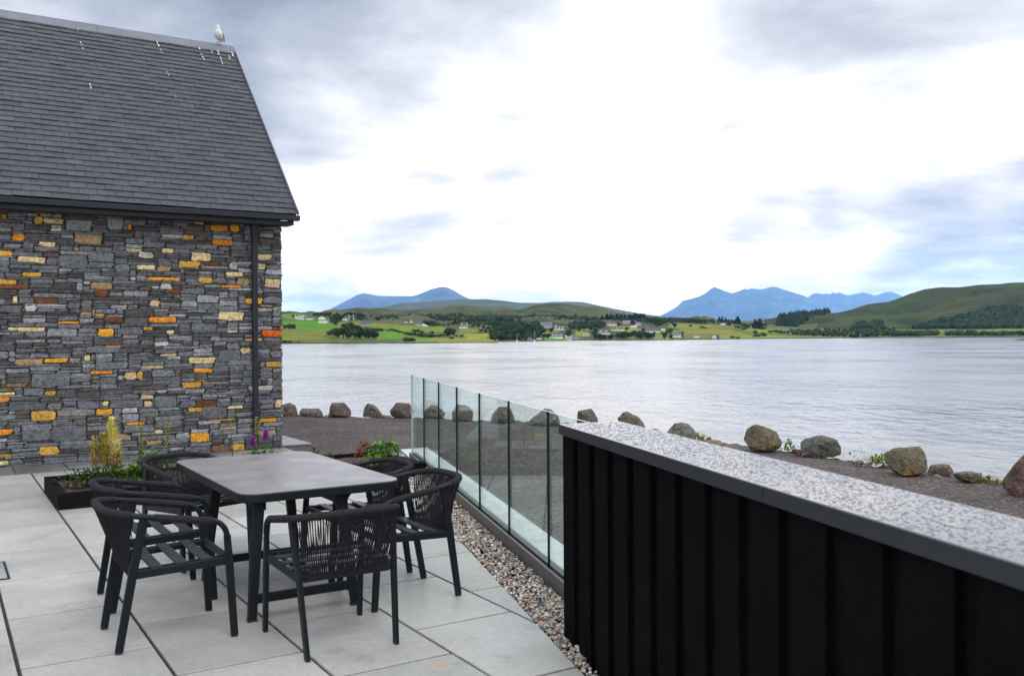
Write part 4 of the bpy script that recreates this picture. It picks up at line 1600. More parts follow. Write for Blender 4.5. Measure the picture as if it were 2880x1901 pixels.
BS = [
    ('dark brown boulder half hidden by the corner of the stone building', 'brown', c8((-30, 205), (-28, 140), (45, 118), (100, 92), (140, 115), (152, 170), (158, 203))),
    ('low flat grey boulder right of the building corner', 'grey', c8((180, 202), (185, 160), (200, 143), (330, 138), (355, 165), (357, 202))),
    ('square shouldered brown boulder with a pointed right side, third from the building', 'brown', c8((413, 205), (425, 125), (440, 100), (525, 98), (580, 150), (585, 185), (550, 205))),
    ('tan boulder sloping down to the right like a wedge', 'grey', c8((680, 205), (695, 130), (722, 97), (770, 108), (800, 152), (830, 190), (835, 208))),
    ('rounded purplish boulder just left of the end of the glass fence', 'purple', c8((905, 190), (900, 155), (955, 97), (1050, 105), (1080, 150), (1062, 212), (930, 213))),
    ('boulder seen through the end panes of the glass, topped with yellow lichen', 'grey', c8((1165, 213), (1180, 150), (1230, 117), (1280, 120), (1328, 175), (1315, 212))),
    ('boulder behind the fourth pane from the end, with a flat mossy top', 'brown', c8((1393, 236), (1397, 165), (1430, 112), (1500, 112), (1547, 150), (1557, 234))),
    ('tall dark boulder behind the glass with a yellow patch on its left shoulder', 'dark', c8((1695, 246), (1720, 180), (1770, 128), (1838, 125), (1862, 170), (1888, 248))),
    ('broad boulder behind the nearest full pane, its tip showing above the glass', 'grey', c8((2005, 262), (2020, 220), (2095, 182), (2130, 145), (2170, 150), (2222, 190), (2242, 262), (2150, 272))),
    ('blocky grey boulder showing above the far end of the timber wall', 'dark', c6((412, 165), (428, 58), (500, 60), (550, 42), (580, 65), (612, 120), (612, 168), (500, 185))),
    ('speckled brown boulder with a sloping right side beyond the metal capping', 'ochre', c6((815, 135), (810, 120), (860, 76), (892, 72), (980, 100), (1040, 160), (1074, 228), (1030, 245), (860, 215))),
    ('mossy topped rounded grey boulder beyond the middle of the capping', 'grey', c6((1255, 290), (1310, 255), (1350, 178), (1410, 162), (1480, 185), (1525, 230), (1552, 290), (1530, 330), (1400, 335))),
    ('large olive brown boulder poised on a narrow foot', 'ochre', c6((1988, 310), (2010, 205), (2100, 195), (2230, 225), (2310, 270), (2368, 360), (2355, 400), (2260, 430), (2090, 412), (2060, 370))),
    ('long dark grey boulder with a humped back beside a green weed', 'dark', c7((240, 225), (300, 190), (430, 168), (500, 180), (590, 200), (622, 260), (620, 315), (560, 352), (380, 352), (250, 338))),
    ('big square ochre boulder streaked orange and rust red', 'ochre', c7((1030, 318), (1130, 295), (1280, 275), (1402, 268), (1432, 340), (1450, 470), (1330, 527), (1180, 512), (1080, 430), (1040, 370))),
    ('small brown boulder tucked against the right side of the square ochre one', 'brown', c7((1460, 500), (1490, 450), (1600, 422), (1662, 440), (1704, 502), (1660, 532), (1480, 530))),
    ('flat mossy olive rock between the small brown boulder and the reddish one', 'ochre', c7((1695, 520), (1850, 500), (1950, 520), (1978, 560), (1920, 605), (1760, 570))),
    ('big reddish brown boulder cut off by the right edge of the picture', 'red', c7((2165, 600), (2250, 500), (2330, 400), (2420, 300), (2560, 250), (2720, 380), (2740, 640), (2640, 745), (2300, 725), (2190, 665))),
]
for i, (lab, kind, pts) in enumerate(BS):
    boulder(lab, kind, pts, 0.85, seed=i + 1)
SM = [
    ('small dark stone low between the speckled boulder and the mossy topped one', 'brown', c6((1080, 245), (1100, 232), (1150, 226), (1192, 234), (1207, 262), (1140, 270))),
    ('small sharp dark stone right of the mossy topped boulder', 'dark', c6((1645, 325), (1655, 310), (1690, 297), (1704, 330), (1680, 338))),
    ('flat sandy slab lying right of the small sharp stone', 'sand', c6((1650, 350), (1690, 332), (1780, 345), (1822, 366), (1760, 375))),
    ('flat reddish stone half under the long dark boulder', 'red', c7((150, 320), (158, 284), (240, 284), (262, 335), (230, 340))),
    ('flat ochre stone in the grass left of the square ochre boulder', 'ochre', c7((725, 418), (745, 398), (830, 396), (850, 415), (780, 425))),
    ('pale pinkish stone below the small brown boulder', 'pale', c7((1508, 535), (1540, 520), (1592, 540), (1560, 550))),
    ('low dark stone behind the glass right of the tall dark boulder', 'brown', c8((1885, 258), (1915, 238), (1950, 262), (1920, 268))),
    ('thin tan stone trailing right from the tan wedge boulder', 'sand', c8((815, 208), (830, 190), (890, 198), (915, 210), (860, 214))),
]
for i, (lab, kind, pts) in enumerate(SM):
    boulder(lab, kind, pts, 0.9, name='small_rock', seed=50 + i, sub=1)


def weed(label, px, py, w, h, n, cols, blades=0, name='bank_weed', cat='weed'):
    p = at(px, py, -0.05)
    t = thing(name, label, cat, p, math.atan2(p[0], p[1]) * -1)
    f = MB()
    for _ in range(n):
        x, y = random.gauss(0, w * .28), random.gauss(0, w * .2)
        leaf(f, (x, y, random.uniform(0, h * .6)), rdir(0.1, 1), random.uniform(.5, 1.1) * min(h, .12), 0.035, cmul(random.choice(cols)), .3)
    f.build('foliage', M_leaf, t)
    if blades:
        g = MB()
        for _ in range(blades):
            x, y = random.gauss(0, w * .5), random.gauss(0, w * .3)
            hh = random.uniform(.5, 1.0) * max(h, .2)
            g.sweep([(x, y, 0), (x + random.uniform(-.02, .02), y, hh * .5), (x + random.uniform(-.08, .08), y + random.uniform(-.03, .03), hh)], [(.003, 0), (0, .002), (-.003, 0)], up=(1, 0, 0.01), col=cmul((0.20, 0.20, 0.06)), scales=[1, .8, .3])
        g.build('grass_blade', M_leaf, t)


YW_ = [(0.22, 0.24, 0.02), (0.14, 0.20, 0.02), (0.28, 0.26, 0.03)]
weed('bright green weed beside the left end of the long dark boulder', 2180 + 135 / 3.394, 1180 + 312 / 3.394, .13, .26, 60, [G3, (0.12, 0.26, 0.03)])
weed('yellow green weeds with tall grass heads left of the square ochre boulder', 2180 + 985 / 3.394, 1180 + 445 / 3.394, .26, .16, 110, YW_, 40)
weed('grass tuft right of the mossy topped boulder', 1500 + 1595 / 3.394, 1140 + 345 / 3.394, .2, .16, 60, YW_, 50)
weed('sparse grass stalks on the bank right of the long dark boulder', 2180 + 760 / 3.394, 1180 + 405 / 3.394, .3, .24, 6, YW_, 40)
weed('yellow green weed left of the reddish boulder', 2180 + 1950 / 3.394, 1180 + 610 / 3.394, .24, .14, 90, YW_, 10)
weed('low grass at the foot of the reddish boulder', 2180 + 2105 / 3.394, 1180 + 640 / 3.394, .16, .1, 30, YW_, 30)
weed('yellow moss between the two boulders nearest the building', 780 + 165 / 2.8286, 1100 + 206 / 2.8286, .2, .07, 40, YW_, 0)
weed('yellow moss left of the square shouldered boulder', 780 + 400 / 2.8286, 1100 + 207 / 2.8286, .16, .05, 25, YW_, 0)
weed('yellow moss under the tail of the tan wedge boulder', 780 + 830 / 2.8286, 1100 + 209 / 2.8286, .34, .06, 50, YW_, 0)


# ------------------------------------------------------------------ far shore: land, hills, mountains
def interp_pts(pts):
    xs = [p[0] for p in pts]
    ys = [p[1] for p in pts]
    return lambda x: float(np.interp(x, xs, ys))


class Land:
    """a slope from a front line at one distance up to a ridge at another"""

    def __init__(s, sky, front, r0, r1, p=1.0):
        s.sky, s.front, s.r0, s.r1, s.p = sky, front, r0, r1, p

    def pos(s, x, y):
        yf, ys = s.front(x), s.sky(x)
        t = min(1.0, max(0.0, (y - yf) / (ys - yf)))
        return atrange(x, y, s.r0(x) + (s.r1(x) - s.r0(x)) * t ** (1 / s.p))

    def mesh(s, name, mt, x0, x1, nx, ny, amp=0.0, nsc=0.01, colf=None, ridged=False, back=0.35, skirt=0.0):
        mb = MB()
        vs, cols = [], []
        for i in range(nx):
            x = x0 + (x1 - x0) * i / (nx - 1)
            r0, r1 = s.r0(x), s.r1(x)
            yf, ys = s.front(x), s.sky(x)
            row = []
            d0 = atrange(x, yf, r0)
            row.append(d0 * np.array([1 - 6 / r0, 1 - 6 / r0, 1]) - np.array([0, 0, 2.0 + skirt]))
            for j in range(ny):
                t = j / (ny - 1)
                y = yf + (ys - yf) * t ** s.p
                p = atrange(x, y, r0 + (r1 - r0) * t)
                if amp:
                    q = Vector((p[0] * nsc, p[1] * nsc, 0))
                    v = mnoise.fractal(q, 1.0, 2.0, 5)
                    if ridged:
                        v = 0.6 - 1.6 * abs(mnoise.noise(q * 0.7)) + 0.5 * v
                    p[2] += amp * v * min(1, t * 4) * (1 - (0.97 if ridged else 0.8) * t * t)
                row.append(p)
            top = row[-1]
            for k in (1, 2):
                row.append(np.array([top[0] * (1 + back * k / 2), top[1] * (1 + back * k / 2), top[2] * (1 - 0.45 * k) - 5 * k]))
            vs += row
        m = ny + 3
        mb.v = [tuple(v) for v in vs]
        for i in range(nx - 1):
            xm = x0 + (x1 - x0) * (i + .5) / (nx - 1)
            for j in range(m - 1):
                mb.f.append((i * m + j, (i + 1) * m + j, (i + 1) * m + j + 1, i * m + j + 1))
                mb.m.append(0)
                if colf:
                    t = max(0, (j - 0.5)) / (ny - 1)
                    mb.c.append(colf(xm, s.front(xm) + (s.sky(xm) - s.front(xm)) * min(1, t) ** s.p, t, vs[i * m + j]))
                else:
                    mb.c.append(None)
        return tag(mb.build(name, mt, smooth=True), kind='structure')


shore_y = interp_pts([(-600, 976), (795, 967.2), (1060, 965.4), (1100, 966), (1389, 964), (1397, 961), (1480, 960), (1640, 957.8), (1800, 957), (1950, 955.8), (2200, 952.3), (2880, 948.2), (3600, 943.5)])


def shore_r(x):
    p = at(x, shore_y(x), SEA)
    return math.hypot(p[0], p[1])


top1 = interp_pts([(-600, 880), (700, 880), (790, 884), (830, 881), (870, 886), (950, 886), (1010, 895), (1080, 897), (1150, 903), (1250, 908), (1330, 908), (1450, 908), (1530, 903), (1600, 906), (1700, 901), (1760, 899), (1800, 898), (1880, 899), (1950, 902), (2000, 903), (2100, 908), (2180, 914), (2250, 918), (2330, 922), (2450, 925), (2880, 922), (3600, 920)])
L1 = Land(top1, shore_y, shore_r, lambda x: shore_r(x) + 620, 0.8)
FIELDS = [
    ([(790, 906), (870, 901), (905, 910), (962, 919), (955, 927), (870, 925), (790, 923)], (0.085, 0.20, 0.012)),
    ([(790, 883), (840, 881), (858, 884), (825, 898), (790, 892)], (0.12, 0.19, 0.02)),
    ([(790, 927), (930, 926), (905, 948), (860, 956), (790, 958)], (0.17, 0.165, 0.03)),
    ([(1052, 933), (1100, 934), (1145, 942), (1120, 951), (1060, 950)], (0.095, 0.22, 0.014)),
    ([(1000, 902), (1040, 904), (1085, 918), (1075, 930), (1040, 918)], (0.17, 0.19, 0.025)),
    ([(1075, 914), (1250, 920), (1252, 936), (1160, 933), (1085, 926)], (0.155, 0.185, 0.028)),
    ([(1160, 948), (1212, 951), (1205, 961), (1158, 960)], (0.13, 0.22, 0.02)),
    ([(1304, 938), (1380, 937), (1366, 953), (1316, 954)], (0.29, 0.235, 0.05)),
    ([(1195, 950), (1400, 952), (1400, 962), (1195, 962)], (0.24, 0.21, 0.05)),
    ([(1290, 922), (1330, 922), (1360, 933), (1300, 937)], (0.16, 0.19, 0.03)),
    ([(1532, 950), (1592, 951), (1588, 959), (1526, 959)], (0.10, 0.23, 0.015)),
    ([(1620, 935), (1640, 928), (1645, 945), (1612, 946)], (0.22, 0.22, 0.04)),
    ([(1705, 914), (1740, 914), (1790, 922), (1800, 935), (1760, 936), (1720, 920)], (0.21, 0.20, 0.05)),
    ([(1830, 936), (1880, 938), (1880, 954), (1830, 954)], (0.19, 0.19, 0.05)),
    ([(1880, 911), (1990, 908), (2012, 920), (1960, 924), (1880, 921)], (0.20, 0.20, 0.035)),
    ([(1905, 924), (2055, 927), (2100, 941), (2030, 942), (1930, 936)], (0.24, 0.19, 0.06)),
    ([(1858, 926), (1905, 930), (1930, 940), (1860, 936)], (0.16, 0.23, 0.03)),
    ([(2020, 940), (2180, 940), (2260, 951), (2030, 955)], (0.20, 0.215, 0.035)),
    ([(2090, 926), (2180, 928), (2200, 938), (2120, 936)], (0.22, 0.215, 0.05)),
    ([(2355, 933), (2395, 935), (2390, 942), (2350, 940)], (0.17, 0.21, 0.025)),
    ([(2535, 928), (2655, 929), (2645, 938), (2545, 938)], (0.19, 0.22, 0.035)),
    ([(2700, 931), (2880, 926), (3000, 928), (2880, 938), (2700, 940)], (0.19, 0.20, 0.04)),
]


def inpoly(x, y, poly):
    c = False
    for i in range(len(poly)):
        (x0, y0), (x1, y1) = poly[i - 1], poly[i]
        if (y0 > y) != (y1 > y) and x < (x1 - x0) * (y - y0) / (y1 - y0) + x0:
            c = not c
    return c


def col1(x, y, t, p):
    ys = shore_y(x)
    if y > ys - 2.2:
        return (0.045, 0.040, 0.032)
    w = 2.5 * fbm((x * .03, y * .2), 1.0)
    for poly, c in FIELDS:
        if inpoly(x + w, y + w * .3, poly):
            return (c[0] * 0.80, c[1] * 0.95, c[2] * 0.6)
    n = fbm((x * 0.012, y * 0.06), 1.0)
    if 1180 < x < 1900 and n < 0.28 or (980 < x < 1900 and y < top1(x) + 9):
        return (0.042, 0.062, 0.020) if n < 0.08 else (0.075, 0.095, 0.026)
    if x > 2150:
        return (0.075, 0.10, 0.03) if n < 0.1 else (0.13, 0.15, 0.035)
    return (0.070, 0.105, 0.018) if n < -0.1 else ((0.10, 0.135, 0.022) if n < 0.25 else (0.14, 0.135, 0.034))


M_land = mat('field grass', attr=True, rough=0.95, var=[(0.02, 0.25), (0.12, 0.3), (0.6, 0.25)], spec=0.1)
L1.mesh('far_shore_fields', M_land, -600, 3600, 620, 60, 1.2, 0.02, col1)


def moor_mat(name, a, b, c, s=0.004, lo=.40, hi=.62):
    return mat(name, a, 0.95, tint=[(s, .42, .58, b), (s * 3.4, .50, .66, c), (s * 9, .56, .70, tuple(.7 * v for v in b))], var=[(s * 2, .2), (s * 14, .3)], spec=0.1)


L2 = Land(interp_pts([(-600, 880), (900, 880), (960, 873), (1000, 866), (1060, 868), (1100, 871), (1150, 873), (1200, 870), (1240, 866), (1265, 859), (1300, 857), (1335, 861), (1380, 864), (1420, 862), (1455, 872), (1475, 868), (1500, 859), (1540, 854), (1580, 855), (1620, 862), (1660, 866), (1685, 865), (1710, 873), (1740, 880), (1780, 888), (1850, 896), (2000, 912), (3600, 930)]),
          lambda x: max(top1(x) + 6, 905), lambda x: shore_r(x) + 500, lambda x: 2000, 0.9)
L2.mesh('moorland_hill', moor_mat('moor', (0.115, 0.098, 0.048), (0.062, 0.076, 0.026), (0.020, 0.034, 0.014)), -600, 2300, 420, 46, 18, 0.010)
L3 = Land(interp_pts([(1900, 940), (2050, 925), (2150, 915), (2190, 902), (2230, 893), (2300, 886), (2350, 880), (2400, 868), (2440, 856), (2500, 849), (2520, 842), (2560, 826), (2600, 815), (2640, 810), (2690, 808), (2740, 803), (2800, 798), (2840, 795), (2880, 795), (3000, 790), (3600, 800)]),
          lambda x: max(top1(x) + 5, 927), lambda x: shore_r(x) + 560, lambda x: 1900, 0.9)
L3.mesh('heather_hill', moor_mat('heather moor', (0.048, 0.040, 0.022), (0.046, 0.068, 0.015), (0.020, 0.033, 0.011), 0.0035), 1900, 3600, 420, 50, 22, 0.005)
L4 = Land(interp_pts([(900, 905), (1000, 880), (1060, 868), (1120, 856), (1180, 850), (1250, 843), (1310, 838), (1360, 840), (1420, 845), (1470, 852), (1520, 853), (1560, 850), (1640, 852), (1690, 861), (1760, 874), (1820, 884), (1880, 893), (1960, 898), (2050, 905), (2200, 915)]),
          lambda x: 925.0, lambda x: 4200, lambda x: 6500, 0.9)
L4.mesh('distant_hill', moor_mat('distant moor', (0.12, 0.115, 0.07), (0.085, 0.10, 0.055), (0.06, 0.07, 0.04), 0.0016), 900, 2200, 240, 40, 60, 0.0018)
M_rockmt = mat('haze blue gabbro', (0.075, 0.090, 0.120), 0.95, tint=[(0.0010, .45, .60, (0.045, 0.065, 0.075)), (0.004, .55, .7, (0.13, 0.14, 0.16))], var=[(0.0006, .35), (0.003, .45)], spec=0.1)  # blue-grey gabbro, with part of the haze's blue put into the base colour
L5 = Land(interp_pts([(700, 915), (850, 905), (925, 872), (960, 853), (985, 841), (1005, 829), (1025, 825), (1040, 828), (1060, 832), (1100, 834), (1160, 833), (1180, 827), (1210, 814), (1240, 807), (1255, 808), (1275, 817), (1305, 834), (1340, 850), (1400, 866), (1480, 880), (1600, 900)]),
          lambda x: 930.0, lambda x: 12500, lambda x: 16500, 1.0)
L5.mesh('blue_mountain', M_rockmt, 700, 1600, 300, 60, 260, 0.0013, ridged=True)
L6 = Land(interp_pts([(1780, 925), (1848, 894), (1880, 877), (1905, 862), (1920, 846), (1940, 842), (1965, 834), (1985, 824), (2000, 811), (2009, 807), (2020, 811), (2040, 819), (2060, 825), (2078, 819), (2095, 812), (2103, 815), (2112, 811), (2130, 814), (2150, 813), (2168, 807), (2185, 808), (2205, 816), (2235, 825), (2265, 834), (2300, 850), (2350, 868), (2420, 890), (2500, 915)]),
          lambda x: 935.0, lambda x: 15500, lambda x: 20000, 1.0)
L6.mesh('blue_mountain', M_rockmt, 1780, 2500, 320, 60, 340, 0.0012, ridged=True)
L7 = Land(interp_pts([(2100, 900), (2230, 860), (2272, 837), (2285, 827), (2300, 825), (2310, 828), (2325, 826), (2335, 828), (2342, 822), (2350, 826), (2360, 822), (2372, 827), (2385, 831), (2410, 826), (2425, 823), (2440, 825), (2460, 832), (2475, 828), (2490, 823), (2505, 822), (2525, 828), (2550, 840), (2620, 860), (2800, 900)]),
          lambda x: 935.0, lambda x: 18500, lambda x: 23000, 1.0)
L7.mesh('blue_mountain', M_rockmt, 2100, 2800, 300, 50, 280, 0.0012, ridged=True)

# rocky islet at the right
isl = MB()
ip = at(2895, 958, SEA)
for k, (dx, dy, a, b, h) in enumerate([(0, 0, 8, 5, 1.5), (7, 2, 9, 6, 2.0), (16, 3, 10, 6, 1.6), (-4, -1, 4, 3, .7)]):
    v = IV2 * np.array([a, b, h]) * (1 + 0.25 * (rng.random((len(IV2), 1)) - .5)) + ip + np.array([dx, dy, 0])
    isl.add(v, IF2, 0)
tag(isl.build('rock_islet', RK['dark']), kind='structure')

# ------------------------------------------------------------------ trees on the far shore
M_far = mat('far foliage', attr=True, rough=0.9, var=[(0.5, .25)], spec=0.1)
M_trunk = mat('tree bark', (0.05, 0.04, 0.03), 0.9)
TREEMESH = []


def tree_proto(kind, seed):
    rn = random.Random(seed)
    mb = MB()
    if kind == 'broad':
        mb.tube([(0, 0, -0.05), (0.02, 0, .2), (0, 0.02, .5)], 0.03, 6, mi=1, scales=[1.3, 1, .5])
        lumps = [(rn.uniform(-.28, .28), rn.uniform(-.28, .28), rn.uniform(.32, .78), rn.uniform(.17, .27)) for _ in range(9)] + [(0, 0, .55, .32)]
        n = 46
    elif kind == 'bush':
        lumps = [(rn.uniform(-.6, .6), rn.uniform(-.3, .3), rn.uniform(.25, .6), rn.uniform(.26, .4)) for _ in range(8)]
        n = 44
    else:
        mb.tube([(0, 0, -0.05), (0, 0, .9)], 0.025, 6, mi=1, scales=[1.3, .3])
        lumps = [(rn.uniform(-.05, .05) * (1 - k), rn.uniform(-.05, .05) * (1 - k), .14 + .82 * k, .24 * (1 - k) + .04) for k in [i / 9 for i in range(10)]]
        n = 36
    for (x, y, z, r) in lumps:
        tone = rn.uniform(.7, 1.3)
        for _ in range(n):
            a, zz = rn.uniform(0, 6.283), rn.uniform(-1, 1)
            q = math.sqrt(1 - zz * zz)
            rad = r * rn.uniform(.55, 1.05)
            p = np.array([x + rad * q * math.cos(a), y + rad * q * math.sin(a), z + rad * zz * (.85 if kind != 'conifer' else .6)])
            u = np.array([rn.uniform(-1, 1), rn.uniform(-1, 1), rn.uniform(-1, 1)])
            w = np.array([rn.uniform(-1, 1), rn.uniform(-1, 1), rn.uniform(-1, 1)])
            s = rn.uniform(.075, .12) * (0.8 if kind == 'conifer' else 1)
            u, w = u / np.linalg.norm(u) * s, w / np.linalg.norm(w) * s
            base = {'broad': (0.042, 0.070, 0.019), 'bush': (0.034, 0.056, 0.018), 'conifer': (0.020, 0.036, 0.017)}[kind]
            g = tone * rn.uniform(.75, 1.3)
            mb.add([p - u, p - w * .6, p + u, p + w], [(0, 1, 2, 3)], 0, tuple(v * g for v in base))
    o = mb.build({'broad': 'broadleaf_tree', 'bush': 'bush', 'conifer': 'conifer_tree'}[kind], [M_far, M_trunk])
    return o


PROTO = {k: [tree_proto(k, s) for s in sd_] for k, sd_ in (('broad', (1, 2, 3)), ('bush', (4, 5)), ('conifer', (6, 7)))}
USED = set()


def place(kind, x, y, hpx, label, group, land=L1, wide=1.0):
    p = land.pos(x, y)
    h = hpx * math.hypot(p[0], p[1]) / FPX
    src = random.choice(PROTO[kind])
    if src.name in USED:
        o = src.copy()
        COL.objects.link(o)
    else:
        o = src
        USED.add(src.name)
    o.location = tuple(p - np.array([0, 0, 0.3]))
    o.scale = (h * wide, h * wide, h)
    o.rotation_euler = (0, 0, random.uniform(0, 6.28) if kind != 'bush' else random.uniform(-.4, .4) - math.atan2(p[0], p[1]))
    cat = {'broad': 'tree', 'bush': 'bush', 'conifer': 'tree'}[kind]
    o['label'], o['category'], o['group'] = label, cat, group
    return o


def many(kind, lst, label, group, land=L1, wide=1.0):
    for (x, y, h) in lst:
        place(kind, x, y, h, label, group, land, wide * random.uniform(.9, 1.2))


many('broad', [(935, 949, 25), (950, 951, 31), (965, 952, 35), (981, 953, 45), (996, 953, 40), (1011, 952, 30), (1030, 953, 33), (1046, 953, 31), (1057, 953, 23), (972, 928, 20), (985, 926, 24), (990, 938, 26), (1022, 948, 28)],
     'dark tree of the big rounded clump in the fields right of the stone building', 'big dark clump in the fields', wide=1.15)
many('broad', [(892, 893, 18), (906, 892, 17), (918, 893, 18), (927, 892, 16), (936, 905, 20), (946, 903, 24), (956, 906, 22), (940, 915, 22), (975, 890, 13), (985, 891, 15), (998, 892, 16), (1006, 897, 20), (1015, 899, 20), (1022, 897, 16), (966, 894, 12), (990, 902, 10)],
     'dark hilltop tree among the white houses above the green field', 'hilltop trees among the left houses')
many('broad', [(824, 892, 8), (832, 890, 7), (883, 890, 9), (804, 881, 4)], 'low tree on the skyline left of the hilltop houses', 'skyline trees at far left')
many('bush', [(806, 925, 16), (820, 925, 17), (800, 964, 10), (815, 964, 9), (840, 963, 5)], 'dark bush in the field beside the corner of the stone building', 'bushes by the building corner')
many('bush', [(1040, 931, 9), (1054, 931, 11), (1068, 932, 12), (1030, 926, 7)], 'dark hedge bush right of the big clump', 'short hedge right of the big clump', wide=1.1)
many('bush', [(1092, 931, 7), (1102, 930, 9), (1112, 933, 9), (1124, 936, 9), (1138, 940, 9), (1152, 943, 11), (1166, 944, 11), (1180, 946, 11), (1195, 947, 11), (1210, 948, 12), (1222, 948, 11), (1236, 947, 10), (1246, 945, 9), (1170, 936, 14), (1186, 937, 9), (1216, 938, 9)],
     'bush of the long dark hedge running between the green and yellow fields', 'long hedge between fields', wide=1.0)
many('bush', [(1142, 960, 12), (1152, 961, 17), (1162, 960, 12)], 'big dark bush at the water edge below the long hedge', 'water edge bushes')
many('broad', [(1256, 945, 22), (1266, 947, 27), (1274, 944, 20)], 'brownish tree group standing between the two yellow fields', 'tree group between fields')
many('bush', [(1270, 953, 9), (1299, 948, 9), (1284, 946, 7)], 'single bush near the yellow field', 'bushes by the yellow field', wide=.8)
many('broad', [(1198, 915, 16), (1206, 918, 18), (1215, 918, 18), (1224, 919, 17), (1235, 918, 12), (1248, 918, 10), (1262, 917, 12), (1275, 916, 14), (1287, 916, 14), (1321, 916, 12), (1334, 920, 14), (1346, 922, 14), (1360, 926, 14), (1352, 934, 10), (1366, 936, 10), (1374, 930, 16)],
     'dark tree in the row between the white gabled house and the dormered house', 'tree row at middle left')
W1 = [(1378 + random.uniform(0, 145), 0, 0) for _ in range(56)]
W1 = [(x, random.uniform(928, 957), random.uniform(16, 30) if x > 1420 else random.uniform(12, 20)) for x, _, _ in W1]
W1.sort(key=lambda v: v[1])
many('broad', W1, 'tree of the thick waterside wood behind the moored yachts', 'waterside wood behind the yachts')
W2 = []
HB = []          # boxes the houses occupy, so that trees stand beside and not in front of them


def free(x, y, h):
    return not any(a - 4 < x < b + 4 and y > c and y - h * .8 < d for a, c, b, d in HB)


# ------------------------------------------------------------------ houses
HM = {}


def hcol(c, rough=0.8):
    k = tuple(round(v, 3) for v in c)
    if k not in HM:
        HM[k] = mat('house colour', c, rough, var=[(0.6, .1)])
    return HM[k]


WH, CR, GY, PK = (0.80, 0.80, 0.78), (0.60, 0.52, 0.40), (0.36, 0.37, 0.41), (0.46, 0.36, 0.35)
SL, BR, BL, LG = (0.050, 0.052, 0.065), (0.105, 0.060, 0.055), (0.045, 0.055, 0.11), (0.25, 0.27, 0.31)
M_pane = mat('dark window', (0.03, 0.035, 0.045), 0.2)


